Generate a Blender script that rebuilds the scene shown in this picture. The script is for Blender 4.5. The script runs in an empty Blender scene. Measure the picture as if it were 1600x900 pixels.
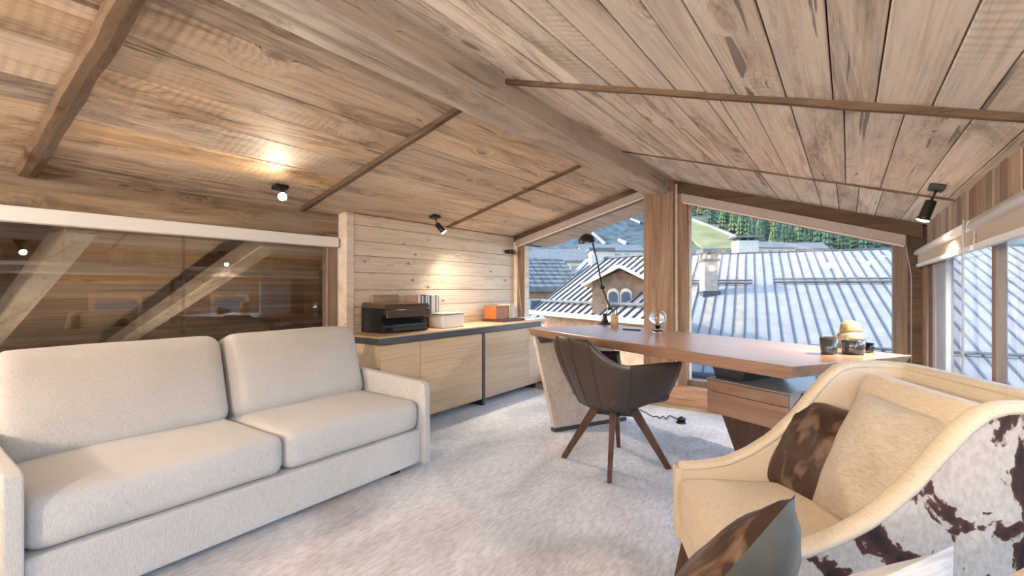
import bpy, bmesh, math, random
from mathutils import Vector, Matrix, noise
random.seed(7)
S = bpy.context.scene
COL = S.collection
R = math.radians

# ------------------------------------------------------------------ camera, sky, sun, exposure
F = 748.0; CX = 800.0; CY = 450.0; H = 1.1
YAW = math.atan(525 / 748.0)
FW = Vector((-math.sin(YAW), math.cos(YAW), 0)); RT = Vector((math.cos(YAW), math.sin(YAW), 0))
cd = bpy.data.cameras.new('camera'); cam = bpy.data.objects.new('camera', cd); COL.objects.link(cam)
cam.location = (0, 0, H); cam.rotation_euler = (R(90), 0, YAW)
cd.sensor_width = 36; cd.lens = F / 1600 * 36; cd.clip_start = 0.02; cd.clip_end = 5000
S.camera = cam
S.view_settings.view_transform = 'Standard'; S.view_settings.look = 'None'
S.view_settings.gamma = 1; S.view_settings.use_curve_mapping = False
S.view_settings.exposure = 1.30
W = bpy.data.worlds.new('world'); S.world = W; W.use_nodes = True
wn = W.node_tree.nodes; wl = W.node_tree.links
sky = wn.new('ShaderNodeTexSky'); sky.sky_type = 'NISHITA'; sky.sun_disc = False
sky.sun_elevation = R(32); sky.air_density = 1.0; sky.dust_density = 1.2; sky.ozone_density = 1.2
sun_travel = (RT * 0.968 - FW * 0.25).normalized()
sky.sun_rotation = math.atan2(-sun_travel.x, -sun_travel.y)
wl.new(sky.outputs[0], wn['Background'].inputs[0]); wn['Background'].inputs[1].default_value = 0.62
sl = bpy.data.lights.new('sun', 'SUN'); sl.energy = 2.9; sl.angle = R(0.6); sl.color = (1, 0.9, 0.76)
so = bpy.data.objects.new('sun', sl); COL.objects.link(so)
so.rotation_euler = (sun_travel * math.cos(R(32)) + Vector((0, 0, -math.sin(R(32))))).to_track_quat('-Z', 'Y').to_euler()

# ------------------------------------------------------------------ pixel helpers (1600 x 900 frame)
def ray(x, y): return FW + RT * ((x - CX) / F) + Vector((0, 0, (CY - y) / F))
def onz(x, y, z):
    r = ray(x, y); t = (z - H) / r.z; return Vector((r.x * t, r.y * t, z))
def onx(x, y, X):
    r = ray(x, y); t = X / r.x; return Vector((X, r.y * t, H + r.z * t))
def ony(x, y, Y):
    r = ray(x, y); t = Y / r.y; return Vector((r.x * t, Y, H + r.z * t))
def atd(x, y, d):
    r = ray(x, y); return Vector((r.x * d, r.y * d, H + r.z * d))
def cf(lat, d, z): return RT * lat + FW * d + Vector((0, 0, z))
def zl(X): return 1.715 + 0.27 * (X + 3.27)
def zr(X): return 2.139 - 0.304 * (X + 1.40)

# ------------------------------------------------------------------ materials
MATS = {}
def newmat(name):
    m = bpy.data.materials.new(name); m.use_nodes = True; MATS[name] = m
    return m, m.node_tree.nodes, m.node_tree.links, m.node_tree.nodes['Principled BSDF']
def plain(name, col, rough=0.5, metal=0, spec=0.5, noise_amt=0.0, nscale=20, emit=None, es=0, bump=0, coat=0, trans=0, sheen=0):
    m, n, l, p = newmat(name)
    p.inputs['Base Color'].default_value = (*col, 1); p.inputs['Roughness'].default_value = rough
    p.inputs['Metallic'].default_value = metal; p.inputs['Specular IOR Level'].default_value = spec
    p.inputs['Coat Weight'].default_value = coat; p.inputs['Transmission Weight'].default_value = trans
    p.inputs['Sheen Weight'].default_value = sheen
    if emit:
        p.inputs['Emission Color'].default_value = (*emit, 1); p.inputs['Emission Strength'].default_value = es
    if noise_amt or bump:
        tc = n.new('ShaderNodeTexCoord'); nz = n.new('ShaderNodeTexNoise'); nz.inputs['Scale'].default_value = nscale
        nz.inputs['Detail'].default_value = 6; l.new(tc.outputs['Object'], nz.inputs['Vector'])
        if noise_amt:
            r = n.new('ShaderNodeValToRGB'); l.new(nz.outputs[0], r.inputs[0])
            r.color_ramp.elements[0].position = 0.3; r.color_ramp.elements[1].position = 0.7
            r.color_ramp.elements[0].color = (*[c * (1 - noise_amt) for c in col], 1)
            r.color_ramp.elements[1].color = (*[min(1, c * (1 + noise_amt)) for c in col], 1)
            l.new(r.outputs[0], p.inputs['Base Color'])
        if bump:
            b = n.new('ShaderNodeBump'); b.inputs['Strength'].default_value = bump; b.inputs['Distance'].default_value = 0.01
            l.new(nz.outputs[0], b.inputs['Height']); l.new(b.outputs[0], p.inputs['Normal'])
    return m
def wood(name, dark, mid, light, axis='Y', stretch=0.06, scale=9.0, grey=None, grey_amt=0.0, knots=0.5, saw=0.0,
         var=0.25, rough=0.6, bump=0.25, spec=0.3, contrast=1.0, cracks=0.5, kscale=5.0, stain=0.0):
    m, n, l, p = newmat(name)
    tc = n.new('ShaderNodeTexCoord'); oi = n.new('ShaderNodeObjectInfo')
    def math_(op, a, b=None):
        q = n.new('ShaderNodeMath'); q.operation = op
        for i, v in enumerate((a, b)):
            if v is None: continue
            if isinstance(v, (int, float)): q.inputs[i].default_value = v
            else: l.new(v, q.inputs[i])
        return q.outputs[0]
    off = n.new('ShaderNodeVectorMath'); off.operation = 'SCALE'; off.inputs[0].default_value = (17.3, 41.7, 29.1)
    l.new(oi.outputs['Random'], off.inputs['Scale'])
    add = n.new('ShaderNodeVectorMath'); add.operation = 'ADD'
    l.new(tc.outputs['Object'], add.inputs[0]); l.new(off.outputs[0], add.inputs[1])
    def mapped(sx):
        mp = n.new('ShaderNodeMapping'); s = [1, 1, 1]; s['XYZ'.index(axis)] = sx
        mp.inputs['Scale'].default_value = s; l.new(add.outputs[0], mp.inputs['Vector']); return mp.outputs[0]
    def ns(vec, sc, det=6, dist=0.0, rg=0.6):
        q = n.new('ShaderNodeTexNoise'); q.inputs['Scale'].default_value = sc; q.inputs['Detail'].default_value = det
        q.inputs['Distortion'].default_value = dist; q.inputs['Roughness'].default_value = rg
        l.new(vec, q.inputs['Vector']); return q.outputs[0]
    def ramp(fac, stops):
        q = n.new('ShaderNodeValToRGB'); l.new(fac, q.inputs[0]); e = q.color_ramp.elements
        while len(e) < len(stops): e.new(0.5)
        for i, (pos, c) in enumerate(stops):
            e[i].position = pos; e[i].color = (*c, 1)
        return q.outputs[0]
    def mixc(fac, a, b, mode='MIX'):
        q = n.new('ShaderNodeMix'); q.data_type = 'RGBA'; q.blend_type = mode
        if isinstance(fac, (int, float)): q.inputs[0].default_value = fac
        else: l.new(fac, q.inputs[0])
        for i, v in ((6, a), (7, b)):
            if isinstance(v, tuple): q.inputs[i].default_value = (*v, 1)
            else: l.new(v, q.inputs[i])
        return q.outputs[2]
    vk = None
    if knots:
        vk = n.new('ShaderNodeTexVoronoi'); vk.inputs['Scale'].default_value = kscale; vk.inputs['Randomness'].default_value = 1
        l.new(mapped(0.45), vk.inputs['Vector'])
        warp = ramp(vk.outputs['Distance'], [(0.0, (1, 1, 1)), (0.12, (0.45, 0.45, 0.45)), (0.34, (0, 0, 0))])
        ws = n.new('ShaderNodeVectorMath'); ws.operation = 'SCALE'; ws.inputs['Scale'].default_value = 0.10; l.new(warp, ws.inputs[0])
        ad2 = n.new('ShaderNodeVectorMath'); ad2.operation = 'ADD'; l.new(add.outputs[0], ad2.inputs[0]); l.new(ws.outputs[0], ad2.inputs[1]); add = ad2
    g1 = ns(mapped(stretch), scale, 9, 1.2, 0.68)
    c = ramp(g1, [(0.5 - 0.22 / contrast, dark), (0.5, mid), (0.5 + 0.2 / contrast, light)])
    g2 = ns(mapped(stretch * 0.35), scale * 9, 5, 0.3, 0.7)
    c = mixc(0.55, c, ramp(g2, [(0.34, (0.60, 0.56, 0.53)), (0.52, (1, 1, 1))]), 'MULTIPLY')
    if grey:
        g3 = ns(mapped(0.25), 2.2, 4, 0.6)
        f = ramp(g3, [(0.62 - 0.35 * grey_amt, (0, 0, 0)), (0.78 - 0.3 * grey_amt, (1, 1, 1))])
        c = mixc(f, c, mixc(0.35, grey, c))
    if stain:
        g5 = ns(mapped(0.16), 3.6, 10, 0.9, 0.78)
        c = mixc(stain, c, ramp(g5, [(0.36, (0.30, 0.255, 0.22)), (0.48, (0.96, 0.95, 0.94)), (0.66, (1.14, 1.13, 1.12))]), 'MULTIPLY')
    if cracks:
        g4 = ns(mapped(stretch * 0.5), scale * 2.1, 3, 0.8)
        f = ramp(g4, [(0.335, (1, 1, 1)), (0.355, (0, 0, 0))])
        c = mixc(math_('MULTIPLY', f, cracks), c, tuple(d * 0.35 for d in dark))
    if knots:
        f = ramp(vk.outputs['Distance'], [(0.05, (1, 1, 1)), (0.13, (0, 0, 0))])
        c = mixc(math_('MULTIPLY', f, knots), c, tuple(d * 0.5 for d in dark))
    if saw:
        wv = n.new('ShaderNodeTexWave'); wv.inputs['Scale'].default_value = 8; wv.inputs['Distortion'].default_value = 3
        wv.inputs['Detail'].default_value = 2; wv.bands_direction = axis; l.new(add.outputs[0], wv.inputs['Vector'])
        f0 = ns(mapped(0.5), 1.7, 2)
        f = ramp(f0, [(0.52, (0, 0, 0)), (0.66, (1, 1, 1))])
        c = mixc(math_('MULTIPLY', f, saw), c, mixc(1.0, c, ramp(wv.outputs[0], [(0.1, (0.45, 0.42, 0.4)), (0.7, (1.1, 1.08, 1.05))]), 'MULTIPLY'))
    hs = n.new('ShaderNodeHueSaturation')
    l.new(c, hs.inputs['Color'])
    l.new(math_('ADD', math_('MULTIPLY', oi.outputs['Random'], var), 1 - var * 0.5), hs.inputs['Value'])
    rr = math_('FRACT', math_('MULTIPLY', oi.outputs['Random'], 7.31))
    l.new(math_('ADD', math_('MULTIPLY', rr, var * 1.2), 1 - var * 0.6), hs.inputs['Saturation'])
    l.new(hs.outputs[0], p.inputs['Base Color'])
    p.inputs['Roughness'].default_value = rough; p.inputs['Specular IOR Level'].default_value = spec
    if bump:
        b = n.new('ShaderNodeBump'); b.inputs['Strength'].default_value = bump; b.inputs['Distance'].default_value = 0.006
        l.new(math_('ADD', g2, g1), b.inputs['Height']); l.new(b.outputs[0], p.inputs['Normal'])
    return m
def fabric(name, col, dark, scale=260, streak='Z', blotch=0.15, rough=0.9, bump=0.25):
    m, n, l, p = newmat(name)
    tc = n.new('ShaderNodeTexCoord'); mp = n.new('ShaderNodeMapping')
    s = [1, 1, 1]; s['XYZ'.index(streak)] = 0.12
    mp.inputs['Scale'].default_value = s; l.new(tc.outputs['Object'], mp.inputs['Vector'])
    a = n.new('ShaderNodeTexNoise'); a.inputs['Scale'].default_value = scale; a.inputs['Detail'].default_value = 4
    l.new(mp.outputs[0], a.inputs['Vector'])
    b = n.new('ShaderNodeTexNoise'); b.inputs['Scale'].default_value = 6; b.inputs['Detail'].default_value = 4
    l.new(tc.outputs['Object'], b.inputs['Vector'])
    r = n.new('ShaderNodeValToRGB'); l.new(a.outputs[0], r.inputs[0])
    r.color_ramp.elements[0].position = 0.32; r.color_ramp.elements[0].color = (*dark, 1)
    r.color_ramp.elements[1].position = 0.6; r.color_ramp.elements[1].color = (*col, 1)
    r2 = n.new('ShaderNodeValToRGB'); l.new(b.outputs[0], r2.inputs[0])
    r2.color_ramp.elements[0].position = 0.3; r2.color_ramp.elements[0].color = (1 - blotch, 1 - blotch, 1 - blotch, 1)
    r2.color_ramp.elements[1].position = 0.65; r2.color_ramp.elements[1].color = (1, 1, 1, 1)
    x = n.new('ShaderNodeMix'); x.data_type = 'RGBA'; x.blend_type = 'MULTIPLY'; x.inputs[0].default_value = 1
    l.new(r.outputs[0], x.inputs[6]); l.new(r2.outputs[0], x.inputs[7]); l.new(x.outputs[2], p.inputs['Base Color'])
    bp = n.new('ShaderNodeBump'); bp.inputs['Strength'].default_value = bump; bp.inputs['Distance'].default_value = 0.003
    l.new(a.outputs[0], bp.inputs['Height']); l.new(bp.outputs[0], p.inputs['Normal'])
    p.inputs['Roughness'].default_value = rough; p.inputs['Specular IOR Level'].default_value = 0.2
    p.inputs['Sheen Weight'].default_value = 0.15
    return m
def spotted(name, base, c1, c2, scale=4.0, thr=0.56, axis_scale=(1, 1, 0.55), rough=0.6, fine=90, spec=0.3):
    m, n, l, p = newmat(name)
    tc = n.new('ShaderNodeTexCoord'); mp = n.new('ShaderNodeMapping'); mp.inputs['Scale'].default_value = axis_scale
    l.new(tc.outputs['Object'], mp.inputs['Vector'])
    f = n.new('ShaderNodeTexNoise'); f.inputs['Scale'].default_value = fine; f.inputs['Detail'].default_value = 3
    l.new(mp.outputs[0], f.inputs['Vector'])
    a = n.new('ShaderNodeTexNoise'); a.inputs['Scale'].default_value = scale; a.inputs['Detail'].default_value = 5
    a.inputs['Distortion'].default_value = 0.7; l.new(mp.outputs[0], a.inputs['Vector'])
    ad = n.new('ShaderNodeMath'); ad.operation = 'MULTIPLY_ADD'; ad.inputs[1].default_value = 0.10
    l.new(f.outputs[0], ad.inputs[0]); l.new(a.outputs[0], ad.inputs[2])
    r = n.new('ShaderNodeValToRGB'); l.new(ad.outputs[0], r.inputs[0]); e = r.color_ramp.elements
    e[0].position = thr; e[0].color = (*base, 1); e[1].position = thr + 0.02; e[1].color = (*c1, 1)
    q = e.new(thr + 0.12); q.color = (*c2, 1)
    mx = n.new('ShaderNodeMix'); mx.data_type = 'RGBA'; mx.blend_type = 'MULTIPLY'; mx.inputs[0].default_value = 0.5
    r2 = n.new('ShaderNodeValToRGB'); l.new(f.outputs[0], r2.inputs[0])
    r2.color_ramp.elements[0].position = 0.3; r2.color_ramp.elements[0].color = (0.55, 0.5, 0.48, 1); r2.color_ramp.elements[1].position = 0.65
    l.new(r.outputs[0], mx.inputs[6]); l.new(r2.outputs[0], mx.inputs[7]); l.new(mx.outputs[2], p.inputs['Base Color'])
    b = n.new('ShaderNodeBump'); b.inputs['Strength'].default_value = 0.3; b.inputs['Distance'].default_value = 0.004
    l.new(f.outputs[0], b.inputs['Height']); l.new(b.outputs[0], p.inputs['Normal'])
    p.inputs['Roughness'].default_value = rough; p.inputs['Specular IOR Level'].default_value = spec
    return m
def glass(name, tint=(0.96, 0.98, 0.98), ior=1.45, refl=(1, 1, 1)):
    m, n, l, p = newmat(name); n.remove(p)
    t = n.new('ShaderNodeBsdfTransparent'); t.inputs[0].default_value = (*tint, 1)
    g = n.new('ShaderNodeBsdfGlossy'); g.inputs['Roughness'].default_value = 0.0; g.inputs[0].default_value = (*refl, 1)
    f = n.new('ShaderNodeFresnel'); f.inputs[0].default_value = ior
    geo = n.new('ShaderNodeNewGeometry'); iv = n.new('ShaderNodeMath'); iv.operation = 'SUBTRACT'; iv.inputs[0].default_value = 1
    l.new(geo.outputs['Backfacing'], iv.inputs[1]); ml = n.new('ShaderNodeMath'); ml.operation = 'MULTIPLY'; l.new(f.outputs[0], ml.inputs[0]); l.new(iv.outputs[0], ml.inputs[1])
    x = n.new('ShaderNodeMixShader'); l.new(ml.outputs[0], x.inputs[0]); l.new(t.outputs[0], x.inputs[1]); l.new(g.outputs[0], x.inputs[2])
    l.new(x.outputs[0], n['Material Output'].inputs[0]); return m

M_ceilL = wood('old_wood_left', (0.32, 0.21, 0.13), (0.62, 0.46, 0.31), (0.72, 0.57, 0.42), 'Y', grey=(0.25, 0.19, 0.145), grey_amt=0.38, knots=0.75, saw=0.35, var=0.4, contrast=1.0, stain=1.0, kscale=4.0, cracks=0.8)
M_ceilL2 = wood('old_wood_left_pale_lit', (0.42, 0.30, 0.19), (0.74, 0.59, 0.43), (0.80, 0.67, 0.52), 'Y', grey=(0.42, 0.33, 0.25), grey_amt=0.22, knots=0.8, saw=0.15, var=0.22, contrast=0.8, stain=0.6, kscale=5.0, cracks=0.7)  # far bays: cleaner boards, with some of the brighter light painted in
M_ceilR = wood('old_wood_right', (0.50, 0.42, 0.345), (0.80, 0.72, 0.62), (0.86, 0.80, 0.72), 'Y', grey=(0.50, 0.45, 0.40), grey_amt=0.30, knots=0.9, saw=0.3, var=0.2, contrast=0.75, stain=0.75, kscale=4.0, cracks=0.8)
M_beam = wood('hewn_beam', (0.26, 0.20, 0.145), (0.56, 0.48, 0.39), (0.70, 0.63, 0.54), 'Y', grey=(0.46, 0.43, 0.40), grey_amt=0.6, knots=0.6, var=0.0, bump=0.6, stain=0.6)
M_beamL = wood('eave_beam', (0.11, 0.075, 0.045), (0.27, 0.19, 0.12), (0.40, 0.30, 0.20), 'Y', grey=(0.30, 0.26, 0.21), grey_amt=0.5, knots=0.5, saw=0.3, var=0.0, bump=0.5, stain=0.8)
M_batten = wood('batten_wood', (0.06, 0.036, 0.022), (0.145, 0.09, 0.052), (0.21, 0.135, 0.082), 'X', knots=0.3, var=0.2)
M_rafter = wood('rafter_wood', (0.2, 0.15, 0.1), (0.42, 0.34, 0.25), (0.56, 0.47, 0.37), 'X', grey=(0.4, 0.37, 0.33), grey_amt=0.5, knots=0.6, var=0.1)
M_pine = wood('pale_pine', (0.40, 0.29, 0.20), (0.74, 0.635, 0.51), (0.82, 0.74, 0.63), 'Y', grey=(0.70, 0.63, 0.56), grey_amt=0.3, knots=0.9, var=0.08, cracks=0.1, contrast=0.6, kscale=9.0)
M_oldv = wood('old_wood_vertical', (0.14, 0.09, 0.06), (0.33, 0.23, 0.155), (0.47, 0.36, 0.26), 'Z', grey=(0.33, 0.28, 0.24), grey_amt=0.5, knots=0.3, var=0.7)
M_post = wood('brown_post', (0.17, 0.095, 0.055), (0.30, 0.18, 0.11), (0.40, 0.26, 0.17), 'Z', knots=0.25, var=0.15, cracks=0.2)
M_frame = wood('frame_wood', (0.15, 0.10, 0.075), (0.25, 0.175, 0.135), (0.33, 0.25, 0.20), 'Z', knots=0.0, var=0.1, cracks=0.0)
M_header = wood('dark_header', (0.06, 0.035, 0.022), (0.12, 0.07, 0.045), (0.19, 0.12, 0.08), 'X', knots=0.2, var=0.1)
M_plinth = wood('plinth_wood', (0.25, 0.14, 0.08), (0.46, 0.29, 0.18), (0.58, 0.40, 0.27), 'X', knots=0.3, var=0.3)
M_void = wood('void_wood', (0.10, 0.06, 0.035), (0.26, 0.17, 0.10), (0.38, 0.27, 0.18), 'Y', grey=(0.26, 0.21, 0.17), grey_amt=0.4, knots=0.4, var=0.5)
M_oak = wood('cabinet_oak', (0.50, 0.35, 0.22), (0.64, 0.47, 0.31), (0.72, 0.56, 0.40), 'Y', scale=6, knots=0.15, var=0.12, cracks=0.0, rough=0.45, bump=0.05, contrast=0.6)
M_walnut = wood('walnut', (0.20, 0.10, 0.06), (0.33, 0.19, 0.12), (0.43, 0.27, 0.18), 'X', scale=7, knots=0.1, var=0.05, cracks=0.1, rough=0.28, bump=0.03, spec=0.55, contrast=0.8)
M_palewood = wood('pale_panel', (0.42, 0.35, 0.28), (0.56, 0.48, 0.40), (0.64, 0.57, 0.49), 'Z', scale=6, knots=0.1, var=0.05, cracks=0.0, rough=0.4, bump=0.03, contrast=0.7)
M_darkleg = wood('dark_leg_wood', (0.045, 0.021, 0.012), (0.085, 0.043, 0.026), (0.125, 0.066, 0.042), 'Z', scale=14, knots=0, var=0.1, cracks=0, rough=0.4, bump=0.05)
M_soffit = wood('soffit_wood', (0.42, 0.29, 0.19), (0.62, 0.46, 0.33), (0.70, 0.56, 0.42), 'Y', knots=0.3, var=0.2)
M_sofa = fabric('sofa_fabric', (0.60, 0.58, 0.555), (0.475, 0.455, 0.43), 420, 'Z', 0.05)
M_cream = fabric('cream_wool', (0.60, 0.495, 0.36), (0.51, 0.415, 0.29), 300, 'Y', 0.05)
M_linen = fabric('linen_cushion', (0.52, 0.445, 0.345), (0.40, 0.34, 0.26), 300, 'X', 0.18)
M_white_lin = fabric('white_cushion', (0.56, 0.54, 0.52), (0.42, 0.40, 0.38), 220, 'X', 0.15)
M_velvet = plain('grey_velvet', (0.075, 0.078, 0.066), 0.6, noise_amt=0.4, nscale=9, sheen=0.15)
M_black_vel = plain('black_velvet', (0.02, 0.018, 0.016), 0.8, sheen=0.2)
M_cow = spotted('cowhide', (0.50, 0.43, 0.36), (0.08, 0.032, 0.02), (0.018, 0.012, 0.012), 11.0, 0.582, (1, 1, 0.62))
M_browncow = spotted('brown_cowhide', (0.04, 0.019, 0.012), (0.075, 0.037, 0.021), (0.16, 0.10, 0.068), 16, 0.57, (1, 1, 0.5), 0.42, 70, 0.5)
M_leather = plain('brown_leather', (0.060, 0.040, 0.028), 0.42, noise_amt=0.12, nscale=160, bump=0.08)
M_seam = plain('seam_thread', (0.05, 0.03, 0.02), 0.6)
M_black = plain('black_metal', (0.012, 0.012, 0.012), 0.35)
M_blackpl = plain('black_plastic', (0.014, 0.014, 0.016), 0.25)
M_brownpl = plain('brown_gloss_plastic', (0.075, 0.05, 0.032), 0.18, coat=0.5)
M_steel = plain('dark_steel', (0.10, 0.105, 0.11), 0.38, metal=0.7)
M_gmetal = plain('grey_lacquer', (0.27, 0.25, 0.22), 0.35, noise_amt=0.06, nscale=9)
M_white = plain('white_lacquer', (0.80, 0.79, 0.77), 0.35)
M_blindfab = plain('blind_fabric', (0.52, 0.45, 0.37), 0.8, noise_amt=0.05, nscale=200)
M_cassette = plain('mauve_cassette', (0.36, 0.30, 0.27), 0.45, noise_amt=0.05)
M_chain = plain('bead_chain', (0.45, 0.45, 0.44), 0.3)
M_bulb = plain('lit_bulb', (1, 0.9, 0.7), 0.3, emit=(1, 0.82, 0.55), es=30)
M_glass = glass('window_glass')
M_side_glass = glass('side_window_glass', (0.99, 1, 1), 1.25)
M_bluegrey = plain('blue_grey_panel', (0.30, 0.34, 0.38), 0.4, noise_amt=0.12, nscale=18)
M_inner_glass = glass('inner_glass', (0.86, 0.86, 0.86), 2.0)
M_crystal = plain('crystal', (0.97, 0.98, 1), 0.0, trans=1.0)
M_smoke = plain('smoked_glass', (0.05, 0.05, 0.045), 0.08, coat=0.6)
M_gold = plain('aged_gold', (0.36, 0.28, 0.16), 0.42, metal=0.35, noise_amt=0.3, nscale=40)
M_orange = plain('tan_leather', (0.42, 0.13, 0.035), 0.4, noise_amt=0.15)
M_paper = plain('paper', (0.82, 0.81, 0.80), 0.7)
M_beige = plain('beige_cover', (0.58, 0.53, 0.42), 0.6)
M_pinkish = plain('blush_cover', (0.74, 0.62, 0.56), 0.6)
M_olive = plain('olive_cover', (0.20, 0.20, 0.12), 0.6)
M_cdwhite = plain('disc_case_white', (0.7, 0.7, 0.7), 0.3); M_cddark = plain('disc_case_dark', (0.03, 0.035, 0.05), 0.3); M_cdblue = plain('disc_case_blue', (0.16, 0.22, 0.32), 0.3); M_cdbrown = plain('disc_case_brown', (0.40, 0.27, 0.20), 0.4)
M_kraft = plain('kraft_box', (0.40, 0.27, 0.16), 0.6, noise_amt=0.12)
# carpet
m, n, l, p = newmat('carpet')
tc = n.new('ShaderNodeTexCoord')
def cn(sc, det, dist, vs=(1, 1, 1), rot=0):
    mp = n.new('ShaderNodeMapping'); mp.inputs['Scale'].default_value = vs; mp.inputs['Rotation'].default_value = (0, 0, rot)
    l.new(tc.outputs['Object'], mp.inputs['Vector'])
    q = n.new('ShaderNodeTexNoise'); q.inputs['Scale'].default_value = sc; q.inputs['Detail'].default_value = det; q.inputs['Distortion'].default_value = dist
    l.new(mp.outputs[0], q.inputs['Vector']); return q.outputs[0]
a1 = cn(2.2, 8, 1.0, (1, 0.55, 1), R(25)); a2 = cn(60, 4, 0.4, (1, 0.3, 1), R(30)); a3 = cn(1.1, 3, 0.5)
r1 = n.new('ShaderNodeValToRGB'); l.new(a1, r1.inputs[0]); e = r1.color_ramp.elements
e[0].position = 0.34; e[0].color = (0.46, 0.46, 0.47, 1); e[1].position = 0.62; e[1].color = (0.70, 0.715, 0.74, 1)
r2 = n.new('ShaderNodeValToRGB'); l.new(a2, r2.inputs[0]); e = r2.color_ramp.elements
e[0].position = 0.28; e[0].color = (0.66, 0.66, 0.66, 1); e[1].position = 0.62; e[1].color = (1, 1, 1, 1)
r3 = n.new('ShaderNodeValToRGB'); l.new(a3, r3.inputs[0]); e = r3.color_ramp.elements
e[0].position = 0.45; e[0].color = (1, 1, 1, 1); e[1].position = 0.75; e[1].color = (0.95, 0.86, 0.82, 1)
x1 = n.new('ShaderNodeMix'); x1.data_type = 'RGBA'; x1.blend_type = 'MULTIPLY'; x1.inputs[0].default_value = 1
x2 = n.new('ShaderNodeMix'); x2.data_type = 'RGBA'; x2.blend_type = 'MULTIPLY'; x2.inputs[0].default_value = 1
l.new(r1.outputs[0], x1.inputs[6]); l.new(r2.outputs[0], x1.inputs[7]); l.new(x1.outputs[2], x2.inputs[6]); l.new(r3.outputs[0], x2.inputs[7])
l.new(x2.outputs[2], p.inputs['Base Color']); p.inputs['Roughness'].default_value = 0.95; p.inputs['Sheen Weight'].default_value = 0.3
bp = n.new('ShaderNodeBump'); bp.inputs['Strength'].default_value = 0.6; bp.inputs['Distance'].default_value = 0.01
l.new(a2, bp.inputs['Height']); l.new(bp.outputs[0], p.inputs['Normal'])
M_carpet = m
# outdoors
M_zinc = plain('weathered_zinc', (0.19, 0.187, 0.18), 0.8, spec=0.15, noise_amt=0.12, nscale=1.3)
M_zincrust = plain('rust_stained_zinc', (0.20, 0.17, 0.135), 0.7, noise_amt=0.2, nscale=1.6)
M_rib = plain('roof_rib', (0.045, 0.05, 0.062), 0.6, spec=0.2)
M_stone = plain('stone_render', (0.27, 0.21, 0.16), 0.85, noise_amt=0.22, nscale=5)
M_slate = plain('stone_slate', (0.085, 0.09, 0.095), 0.8, spec=0.15, noise_amt=0.3, nscale=3)
M_render = plain('white_render', (0.33, 0.315, 0.28), 0.85, noise_amt=0.06, nscale=3)
M_chalet = plain('chalet_timber', (0.19, 0.105, 0.062), 0.8, noise_amt=0.3, nscale=4)
M_darktimber = plain('dark_timber', (0.07, 0.042, 0.028), 0.85, noise_amt=0.3, nscale=3)
M_pane = plain('far_pane', (0.05, 0.07, 0.10), 0.1)
M_meadow = plain('hill_meadow', (0.12, 0.12, 0.04), 0.9, noise_amt=0.3, nscale=0.05)
M_hill = plain('forest_floor', (0.035, 0.05, 0.033), 0.95, noise_amt=0.5, nscale=0.04)
M_mount = plain('hazy_far_mountain', (0.026, 0.05, 0.062), 0.95, noise_amt=0.8, nscale=0.09)  # blue-green forest tone with distance haze and shade mixed into the colour
M_track = plain('pale_track', (0.20, 0.19, 0.175), 0.9)
M_fir = plain('fir_green', (0.03, 0.06, 0.034), 0.9, noise_amt=0.4, nscale=0.6)
M_fir2 = plain('fir_light', (0.065, 0.10, 0.04), 0.9, noise_amt=0.4, nscale=0.6)
M_larch = plain('larch_gold', (0.17, 0.125, 0.035), 0.9, noise_amt=0.3, nscale=0.6)
M_trunk = plain('trunk', (0.10, 0.07, 0.05), 0.9)
M_ground = plain('street_ground', (0.18, 0.17, 0.16), 0.9, noise_amt=0.2, nscale=0.3)

# ------------------------------------------------------------------ object helpers
def link(name, me, mat, parent=None, smooth=False):
    if isinstance(me, bmesh.types.BMesh):
        b = me; me = bpy.data.meshes.new(name); bmesh.ops.recalc_face_normals(b, faces=b.faces); b.to_mesh(me); b.free()
    if mat is not None and not me.materials: me.materials.append(mat)
    if smooth:
        for f in me.polygons: f.use_smooth = True
    o = bpy.data.objects.new(name, me); COL.objects.link(o)
    if parent is not None: o.parent = parent
    return o
def tag(o, label, cat, group=None):
    o['label'] = label; o['category'] = cat
    if group: o['group'] = group
    return o
def thing(name, label, cat, loc=(0, 0, 0), rz=0, group=None):
    o = bpy.data.objects.new(name, None); COL.objects.link(o); o.location = loc; o.rotation_euler = (0, 0, rz)
    return tag(o, label, cat, group)
def struct(o): o['kind'] = 'structure'; return o
def stroot(name): o = bpy.data.objects.new(name, None); COL.objects.link(o); return struct(o)
def hexa(p, bevel=0.0, seg=1):
    """box from 8 corner points: 4 bottom ring, 4 top ring"""
    b = bmesh.new(); v = [b.verts.new(q) for q in p]
    for f in ((3, 2, 1, 0), (4, 5, 6, 7), (0, 1, 5, 4), (1, 2, 6, 5), (2, 3, 7, 6), (3, 0, 4, 7)): b.faces.new([v[i] for i in f])
    if bevel: bmesh.ops.bevel(b, geom=list(b.edges), offset=bevel, segments=seg, affect='EDGES', profile=0.5)
    return b
def box(x0, x1, y0, y1, z0, z1, bevel=0.0, seg=1):
    return hexa([(x0, y0, z0), (x1, y0, z0), (x1, y1, z0), (x0, y1, z0), (x0, y0, z1), (x1, y0, z1), (x1, y1, z1), (x0, y1, z1)], bevel, seg)
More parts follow.
